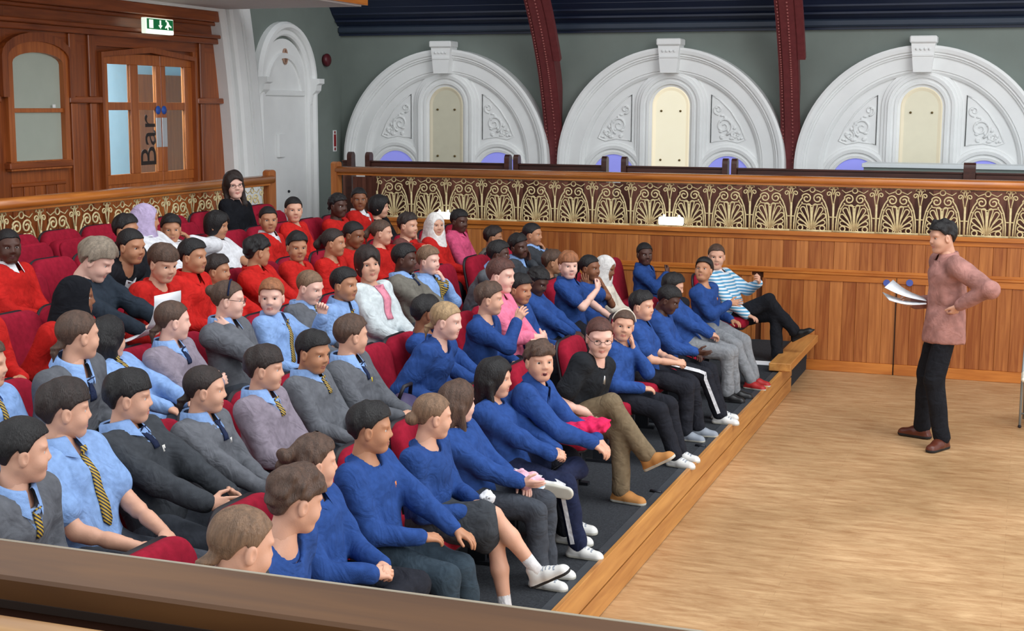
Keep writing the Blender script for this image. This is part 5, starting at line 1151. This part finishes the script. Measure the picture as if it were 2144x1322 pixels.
sit('child in blue sweatshirt raising a hand beside the adult in pink', 2, 1026, 626, 3.30, 84, SW(BLUE), TR(BTROUS), 'l', ('short', 'br'), ('raise', 'lap'))
sit('adult in pink checked shirt with folded arms, second row', 2, 1050, 577, 3.44, 68, SH(PINK), TR(BTROUS), 'p', ('crop', 'au'), ('cross', 'cross'), adult=True, collar=PINK, sleeves='rolled', pitch=8)
sit('child in blue sweatshirt looking down beside the adult in pink', 2, 1090, 606, 3.42, 52, SW(BLUE), TR(BTROUS), 'o', ('short', 'k'), pitch=10)
sit('child in blue sweatshirt bending head between two others, second row', 2, 1126, 590, 3.50, 58, SW(BLUE), TR(BTROUS), 'd', ('braids', 'k'), pitch=26)
sit('child in short-sleeved blue polo with arms resting on lap, second row', 2, 1190, 556, 3.42, 22, SW(BLUE), TR(BTROUS), 'p', ('thick', 'gi'), ('chest', 'knee'), sleeves='short', collar=BLUE)
sit('child in blue T-shirt covering the mouth with a hand, second row', 2, 1236, 561, 3.42, 58, ('t_shirt', BLUE), TR(BTROUS), 'b', ('longtied', 'k'), ('cheek', 'mouth'), sleeves='short')
sit('child in white headscarf and cream top near the panelled wall, second row', 2, 1268, 562, 3.42, 68, SH(CREAM), TR(CREAM), 'b', None, ('lap', 'lap'), scarf=HW, pitch=16)
sit('child in blue sweatshirt sitting tall at the far end of the second row', 2, 1350, 532, 3.40, 22, SW(BLUE), TR(BTROUS), 'd', ('tied', 'k'), ('chest', 'lap'), collar=BLUE)
# ---- third row
sit('child in pale blue shirt and striped tie cut off by the left edge, third row', 3, -28, 762, 4.24, 70, SH(SHIRT), TR(TROUS), 'l', ('short', 'br'), collar=SHIRT, tie=TIE)
sit('child in grey jumper with blue collar turned away, leftmost whole figure of third row', 3, 166, 702, 4.08, 113, JU(GREY), TR(TROUS), 'l', ('lowpony', 'br'), **G2)
sit('child in long-sleeved pale blue shirt and tie with hands forward, third row', 3, 228, 708, 4.42, 116, SH(SHIRT), TR(TROUS), 'l', ('long', 'k'), ('knee', 'knee'), collar=SHIRT, tie=TIE)
sit('child in pale mauve-grey jumper with folded arms, third row', 3, 364, 672, 4.24, 102, JU(LGREY), TR(TROUS), 'p', ('lowpony', 'br'), ('cross', 'cross'), **G2)
sit('child in grey jumper with glasses and navy hairband, hand at neck, third row', 3, 480, 628, 4.24, 82, JU(GREY), TR(TROUS), 'p', ('bun', 'br'), ('neck', 'lap'), collar=SHIRT, glasses=True, band=NAVY)
sit('child in pale blue shirt and tie raising a fist, third row', 3, 568, 622, 4.24, -8, SH(SHIRT), TR(TROUS), 'p', ('crop', 'gi'), ('lap', 'fistup'), collar=SHIRT, tie=TIE)
sit('child in grey jumper and tie looking down, third row', 3, 650, 602, 4.24, 58, JU(GREY), TR(TROUS), 'p', ('buzz', 'lb'), pitch=18, **G1)
sit('child in short-sleeved pale blue shirt and tie beside the white cardigan', 3, 722, 596, 4.12, 58, SH(SHIRT), TR(TROUS), 'o', ('crop', 'k'), ('lap', 'lap'), **ST)
sit('adult in white cardigan over pink top and pale jeans, hands on lap, third row', 3, 771, 552, 4.30, 18, ('cardigan', CARDI), TR(LJEAN), 'l', ('bob', 'dk'), ('lap', 'lap'), adult=True, open_front=PINKTOP, roll=6, tw=-8)
sit('child in olive-grey jumper with blue collar beside the white cardigan', 3, 848, 542, 4.32, 74, JU(OLIVE), TR(TROUS), 'd', ('crop', 'k'), **G2)
sit('child in pale blue shirt and tie touching nose with a finger, third row', 3, 898, 546, 4.24, 60, SH(SHIRT), TR(TROUS), 'p', ('crop', 'lb'), ('lap', 'mouth'), collar=SHIRT, tie=TIE)
sit('child in grey jumper behind the adult in pink, third row', 3, 1045, 532, 4.00, 84, JU(GREY), TR(TROUS), 'd', ('crop', 'k'), ('chest', 'lap'), collar=SHIRT, hipx=4.2)
sit('child in charcoal jumper with hand on cheek, third row', 3, 1086, 516, 4.15, 46, JU(DGREY), TR(TROUS), 'd', ('short', 'k'), ('lap', 'cheek'), collar=SHIRT, roll=10)
sit('child in charcoal jumper and blue collar with hand over mouth by the panelled wall', 3, 1116, 491, 4.34, 72, JU(DGREY), TR(TROUS), 'o', ('tied', 'k'), ('lap', 'mouth'), collar=SHIRT, vneck=True)
sit('child in olive-grey jumper glimpsed behind the short-sleeved blue polo', 3, 1158, 549, 4.00, 92, JU(OLIVE), TR(TROUS), 'o', ('short', 'br'), hipx=4.15)
# ---- fourth row
sit('child in red jumper with clasped hands, head outside the left edge, fourth row', 4, -42, 622, 4.95, 80, JU(RED), TR(BTROUS), 'o', ('short', 'k'), ('clasp', 'clasp'))
sit('child in black headscarf and red jumper, hand at chin, fourth row', 4, 162, 622, 4.75, 88, JU(RED), TR(BTROUS), 'b', None, ('lap', 'chin'), scarf=HB, hipx=4.98)
rman = sit('adult in dark slate shirt bending over a paper, fourth row', 4, 205, 545, 5.08, 66, SH(DSHIRT), TR(BTROUS), 'p', ('wavy', 'gr'), ('page', 'page'), adult=True, collar=DSHIRT, pitch=30)
sit('child in red jumper looking down beside the adult reading', 4, 342, 552, 4.86, 38, JU(RED), TR(BTROUS), 'l', ('thick', 'br'), pitch=18)
sit('child in red polo between two red jumpers, fourth row', 4, 405, 537, 5.00, 60, ('polo_shirt', RED), TR(BTROUS), 'o', ('crop', 'k'), collar=RED)
sit('child in red jumper leaning low behind the navy hairband, fourth row', 4, 456, 567, 5.20, 70, JU(RED), TR(BTROUS), 'o', ('short', 'dk'))
sit('child in red jumper turned away with clasped hands, fourth row', 4, 540, 527, 5.12, 112, JU(RED), TR(BTROUS), 'o', ('curly', 'k'), ('clasp', 'clasp'), collar=RED)
sit('child in red jumper smiling toward the front, fourth row', 4, 622, 517, 5.06, 18, JU(RED), TR(BTROUS), 'o', ('short', 'k'), pitch=8)
sit('child in red jumper beside the smiling child, looking right, fourth row', 4, 700, 508, 5.00, 74, JU(RED), TR(BTROUS), 'o', ('pony', 'dk'))
sit('child in red jumper just behind the white cardigan adult, fourth row', 4, 742, 492, 5.10, 56, JU(RED), TR(BTROUS), 'b', ('tied', 'k'), pitch=12)
sit('child in red jumper reaching an arm forward, fourth row', 4, 800, 487, 5.10, 82, JU(RED), TR(BTROUS), 'l', ('pony', 'br'), ('low', 'fwdhigh'))
sit('child in brown jacket over red top with hand on cheek, fourth row', 4, 855, 472, 5.10, 58, ('jacket', BROWNJ), TR(BTROUS), 'l', ('short', 'dk'), ('lap', 'cheek'), open_front=RED)
sit('child in white headscarf and red jumper, fourth row', 4, 912, 471, 5.06, 28, JU(RED), TR(RED), 'l', None, ('clasp', 'lap'), scarf=HW)
sit('child in rose pink shirt at the far end of the fourth row', 4, 962, 463, 5.06, 48, SH(ROSE), TR(BTROUS), 'd', ('crop', 'k'), collar=ROSE, pitch=10)
sit('child in olive-grey jumper half hidden by the rose pink shirt and wall', 4, 1034, 497, 4.95, 88, JU(OLIVE), TR(TROUS), 'o', ('short', 'dk'))
# ---- fifth row
sit('child in red fleece with white collar at the left edge, fifth row', 5, 18, 516, 5.88, 18, ('fleece', RED), TR(BTROUS), 'd', ('buzz', 'k'), collar=WHITE)
sit('child in black top just left of the lilac headscarf, fifth row', 5, 265, 482, 5.93, 58, ('cardigan', BLACK), TR(BTROUS), 'o', ('short', 'k'))
sit('child in black cardigan over white top behind the adult reading, fifth row', 5, 276, 516, 5.45, 46, ('cardigan', BLACK), TR(BTROUS), 'o', ('tied', 'k'), open_front=WHITE, pitch=10)
sit('child in lilac headscarf and white shirt, fifth row', 5, 306, 460, 6.10, 88, SH(WHITE), TR(BTROUS), 'o', None, scarf=HL, collar=WHITE)
sit('child in white shirt holding an ear, fifth row', 5, 358, 480, 6.13, 8, SH(WHITE), TR(BTROUS), 'o', ('short', 'k'), ('lap', 'ear'), collar=WHITE)
sit('child in white polo shirt below the adult in black coat, fifth row', 5, 455, 472, 6.00, 68, ('polo_shirt', WHITE), TR(BTROUS), 'o', ('bob', 'k'), ('low', 'lap'), collar=WHITE, sleeves='short', pitch=10)
sit('child in red jumper with white shirt collar and bow, fifth row', 5, 562, 460, 5.88, 14, JU(RED), TR(BTROUS), 'o', ('tied', 'k'), collar=WHITE, undershirt=WHITE)
sit('child in plain red jumper by the end of the side balustrade, fifth row', 5, 615, 439, 5.88, 14, JU(RED), TR(BTROUS), 'l', ('pony', 'k'))
sit('child in red jumper left of the white-collared cardigan near the corner, fifth row', 5, 708, 431, 5.88, 48, JU(RED), TR(BTROUS), 'd', ('braids', 'k'))
sit('child in red cardigan with white collar near the corner post, fifth row', 5, 752, 417, 5.88, 8, ('cardigan', RED), TR(BTROUS), 'b', ('tied', 'k'), collar=WHITE, undershirt=WHITE)
sit('child in dark top at the far end of the fifth row', 5, 795, 433, 5.90, 78, ('cardigan', BLACK), TR(BTROUS), 'l', ('bob', 'k'))
# ---- back row
sit('adult in black coat leaning back against the side balustrade, back row', 6, 490, 387, 6.62, 18, ('coat', COAT), TR(BLACK), 'p', ('long', 'dk'), ('lap', 'lap'), adult=True, glasses=True, collar=COAT, legs='crossR', roll=6)

# chairs: one under each sitter, pushed to an even spacing, and the empty places that show
GAPS = {1: [], 2: [7.32], 3: [10.4], 4: [6.4], 5: [6.55, 7.6, 11.2], 6: [8.0, 8.5, 9.0, 9.5, 10.0, 10.5, 11.55, 12.05]}
for row in range(1, 7):
    ys = np.array(sorted([p[2][1] for p in PEOPLE if p[0] == row]+GAPS[row]))
    for _ in range(300):
        for i in range(len(ys)-1):
            d = .465-(ys[i+1]-ys[i])
            if d > 0: ys[i] -= d/2; ys[i+1] += d/2
    for n, y in enumerate(ys):
        near = min(abs(p[2][1]-y) for p in PEOPLE if p[0] == row); seat(row, float(y), n, near > .3)

# ================================================================== STANDING SPEAKER
P = ony(1972, 496, 11.62); fwm = nrm([-.92, -.40, 0]); base = np.array([-.56, 11.70, 0.0]); Rh = head_rot(P, -62, 10)
Hc = np.array([P[0]+.05, P[1]+.02, 1.015]); lfm = np.array([-fwm[1], fwm[0], 0]); upv = np.array([0, 0, 1.0])
fR = np.array([-.70, 11.90, .10]); fL = np.array([-.52, 11.56, .10])
hpap = ony(1912, 636, 11.72)
speaker, spk = build_person('person standing on the hall floor in dusty pink shirt, holding papers, hand on hip', base, P, Rh, Hc, fwm, 1.08, True,
    [dict(t=np.array([hpap[0], 11.78, hpap[2]]), dir=fwm*.9+upv*.1, back=-upv*.7-lfm*.8, kind='grip', pole=-upv+np.array([.5, .4, 0])),
     dict(t=ony(2008, 640, 11.42), dir=np.array([-.3, .4, -.7]), back=np.array([.6, -.7, .2]), kind='grip', pole=np.array([1.0, -.55, -.15]))],
    [dict(t=fR, dir=np.array([-1.0, .35, 0]), pole=np.array([-1, 0, 0])), dict(t=fL, dir=np.array([-.45, -.9, 0]), pole=np.array([-1, -.2, 0]))],
    ('shirt', MSHIRT), ('trousers', BLACK), 'l', ('man', 'k'), collar=MSHIRT, hemlen=.07, tunic=True, shoes=('plain', SHBR, SOLED), group='speaker', res=.011, hs=1.10, bump=.006)
pp = empty('script_pages', tuple(np.array([hpap[0]-.06, 11.78, hpap[2]+.02]))); tag(pp, 'open white script pages held out by the standing person', 'papers')
def sheet(pts, name, par, mat, th=.003, fold=None):
    m = MB(); a, b, c, d = [np.array(p, float) for p in pts]; n = 6; V = []
    nn = nrm(np.cross(b-a, d-a))
    for k_ in (0, 1):
        for i in range(n+1):
            for j in range(2):
                t = i/n; p = (a*(1-t)+b*t) if j == 0 else (d*(1-t)+c*t); V.append(p+nn*(math.sin(t*math.pi)*.02+k_*th))
    F = []; N2 = (n+1)*2
    for i in range(n):
        F += [(2*i, 2*i+2, 2*i+3, 2*i+1), (N2+2*i, N2+2*i+1, N2+2*i+3, N2+2*i+2), (2*i, 2*i+2, N2+2*i+2, N2+2*i), (2*i+1, 2*i+3, N2+2*i+3, N2+2*i+1)]
    F += [(0, 1, N2+1, N2), (2*n, 2*n+1, N2+2*n+1, N2+2*n)]; m.add(V, F, True); return m.build(name, mat, par)
PAPER = M('white_paper', (236, 238, 242), .7, .02)
def rel(q, o): return [np.array(p)-np.array(o.location) for p in q]
yy = 11.80
A_, B_, C_, D_ = ony(1848, 612, yy), ony(1938, 632, yy), ony(1940, 636, yy-.22), ony(1862, 628, yy-.22)
sheet(rel([A_, B_, C_, D_], pp), 'lower_page', pp, PAPER, .006)
A_, B_, C_, D_ = ony(1870, 586, yy+.02), ony(1934, 622, yy), ony(1940, 630, yy-.2), ony(1852, 602, yy-.18)
sheet(rel([A_, B_, C_, D_], pp), 'upper_page', pp, PAPER, .003)

# ================================================================== FOLDING CHAIR at right edge
ch = empty('folding_chair', (.26, 12.62, 0)); tag(ch, 'pale metal folding chair cut off by the right edge of the picture', 'chair')
CM = M('grey_chair_metal', (150, 156, 156), .4, .05, metal=.3); CSEAT = M('cream_seat_pad', (226, 222, 206), .6)
for sx in (-1, 1):
    m = MB(); m.tube([(sx*.20, -.02, 0.01), (sx*.20, .05, .40), (sx*.19, .12, .80)], .011, 8); o = m.build('front_leg', CM, ch)
    m = MB(); m.ball((sx*.20, -.02, .012), .016, 6); m.build('foot_cap', SHELL, o)
    m = MB(); m.tube([(sx*.17, .33, 0.01), (sx*.175, .20, .30), (sx*.18, .05, .46)], .010, 8); m.build('rear_leg', CM, ch)
m = MB(); m.tube([(-.20, 0.0, .12), (.20, 0, .12)], .008, 6); m.build('stretcher', CM, ch)
m = MB(); m.tube([(-.172, .30, .10), (.172, .30, .10)], .008, 6); m.build('stretcher', CM, ch)
MB().box(-.21, .21, -.27, .12, .44, .475, .012).build('seat', CSEAT, ch); MB().box(-.20, .20, .095, .135, .62, .80, .014).build('backrest', CM, ch)

# ================================================================== SMALL THINGS
def cloth(name, label, cat, c, r, mat, seed, amp=.02, fr=45):
    s = Shape(); s.el((0, 0, 0), r, .02); s.el((r[0]*.7, r[1]*.3, -.3*r[2]), (r[0]*.5, r[1]*.6, r[2]*.7), .03); s.el((-r[0]*.6, -r[1]*.4, -.2*r[2]), (r[0]*.55, r[1]*.5, r[2]*.7), .03); s.wr = hnoise(amp, fr, seed)
    V, Q = s.mesh(.008); o = link(name, np_mesh(name, V, Q, [mat])); o.location = c; tag(o, label, cat); return o
q = r18[1]; cl = onx(1222, 892, -2.28); cloth('fleece_garment', 'crumpled magenta fleece on the lap of the child leaning forward', 'garment', cl, (.12, .17, .04), MAG, 5, .016, 60)
q = r16[1]; cloth('knitted_garment', 'pale pink crumpled garment on the front row seat edge', 'garment', onx(1092, 1003, -2.34), (.08, .08, .035), PSOCK, 6, .014, 70)
q = r15[1]; Wr = q['J']['L'][2]+q['base']; cloth('scrunchie', 'white frilly scrunchie in the lap of the child in the grey skirt', 'scrunchie', Wr+np.array([.055, -.02, .035]), (.028, .028, .024), WHITE, 7, .009, 140)
bk = empty('folder', tuple(r17[1]['Hc']+np.array([.14, -.21, -.045]))); tag(bk, 'pale blue folder lying beside the open palm in the front row', 'folder'); MB().box(-.11, .11, -.08, .08, 0, .018, .004).build('cover', M('pale_blue_card', (150, 178, 196), .5), bk); MB().box(-.105, .112, -.076, .076, .004, .014).build('page_block', PAPER, bk)
bag = empty('school_bag', (-3.28, 7.28, TIER[1]+.42)); tag(bag, 'black and purple bag on the empty second row seat', 'bag')
s = Shape(); s.el((0, 0, .10), (.10, .13, .12), .02); s.el((.05, 0, .06), (.07, .10, .07), .02); s.wr = hnoise(.008, 40, 8); V, Q = s.mesh(.010); link('bag_body', np_mesh('bag_body', V, Q, [M('purple_nylon', (70, 60, 96), .6)]), bag)
m = MB(); m.tube([(.0, -.08, .2), (.02, -.05, .27), (.02, .05, .27), (0, .08, .2)], .012, 6); m.build('strap', SHELL, bag); MB().box(.06, .115, -.06, .06, .06, .14, .01).build('pocket', M('lilac_print', (150, 140, 176), .6), bag)
q = rman[1]; pa = empty('reading_paper', tuple(onx(318, 694, q['Hc'][0]+.46))); tag(pa, 'curved white programme held open by the adult reading', 'paper')
yM = q['Hc'][1]
sheet([(-.16, .13, -.04), (.05, .13, .03), (.05, -.13, .03), (-.16, -.13, -.06)], 'near_leaf', pa, PAPER, .002)
sheet([(.05, .13, .03), (.11, .13, .22), (.11, -.13, .22), (.05, -.13, .03)], 'far_leaf', pa, PAPER, .002)
fp = MB().box(-.15, .15, -.1, .1, 0, .003).build('floor_paper', PAPER, None, (-2.3, 13.3, ZP+.001)); tag(fp, 'white sheet of paper on the carpet beneath the black shoes', 'paper')
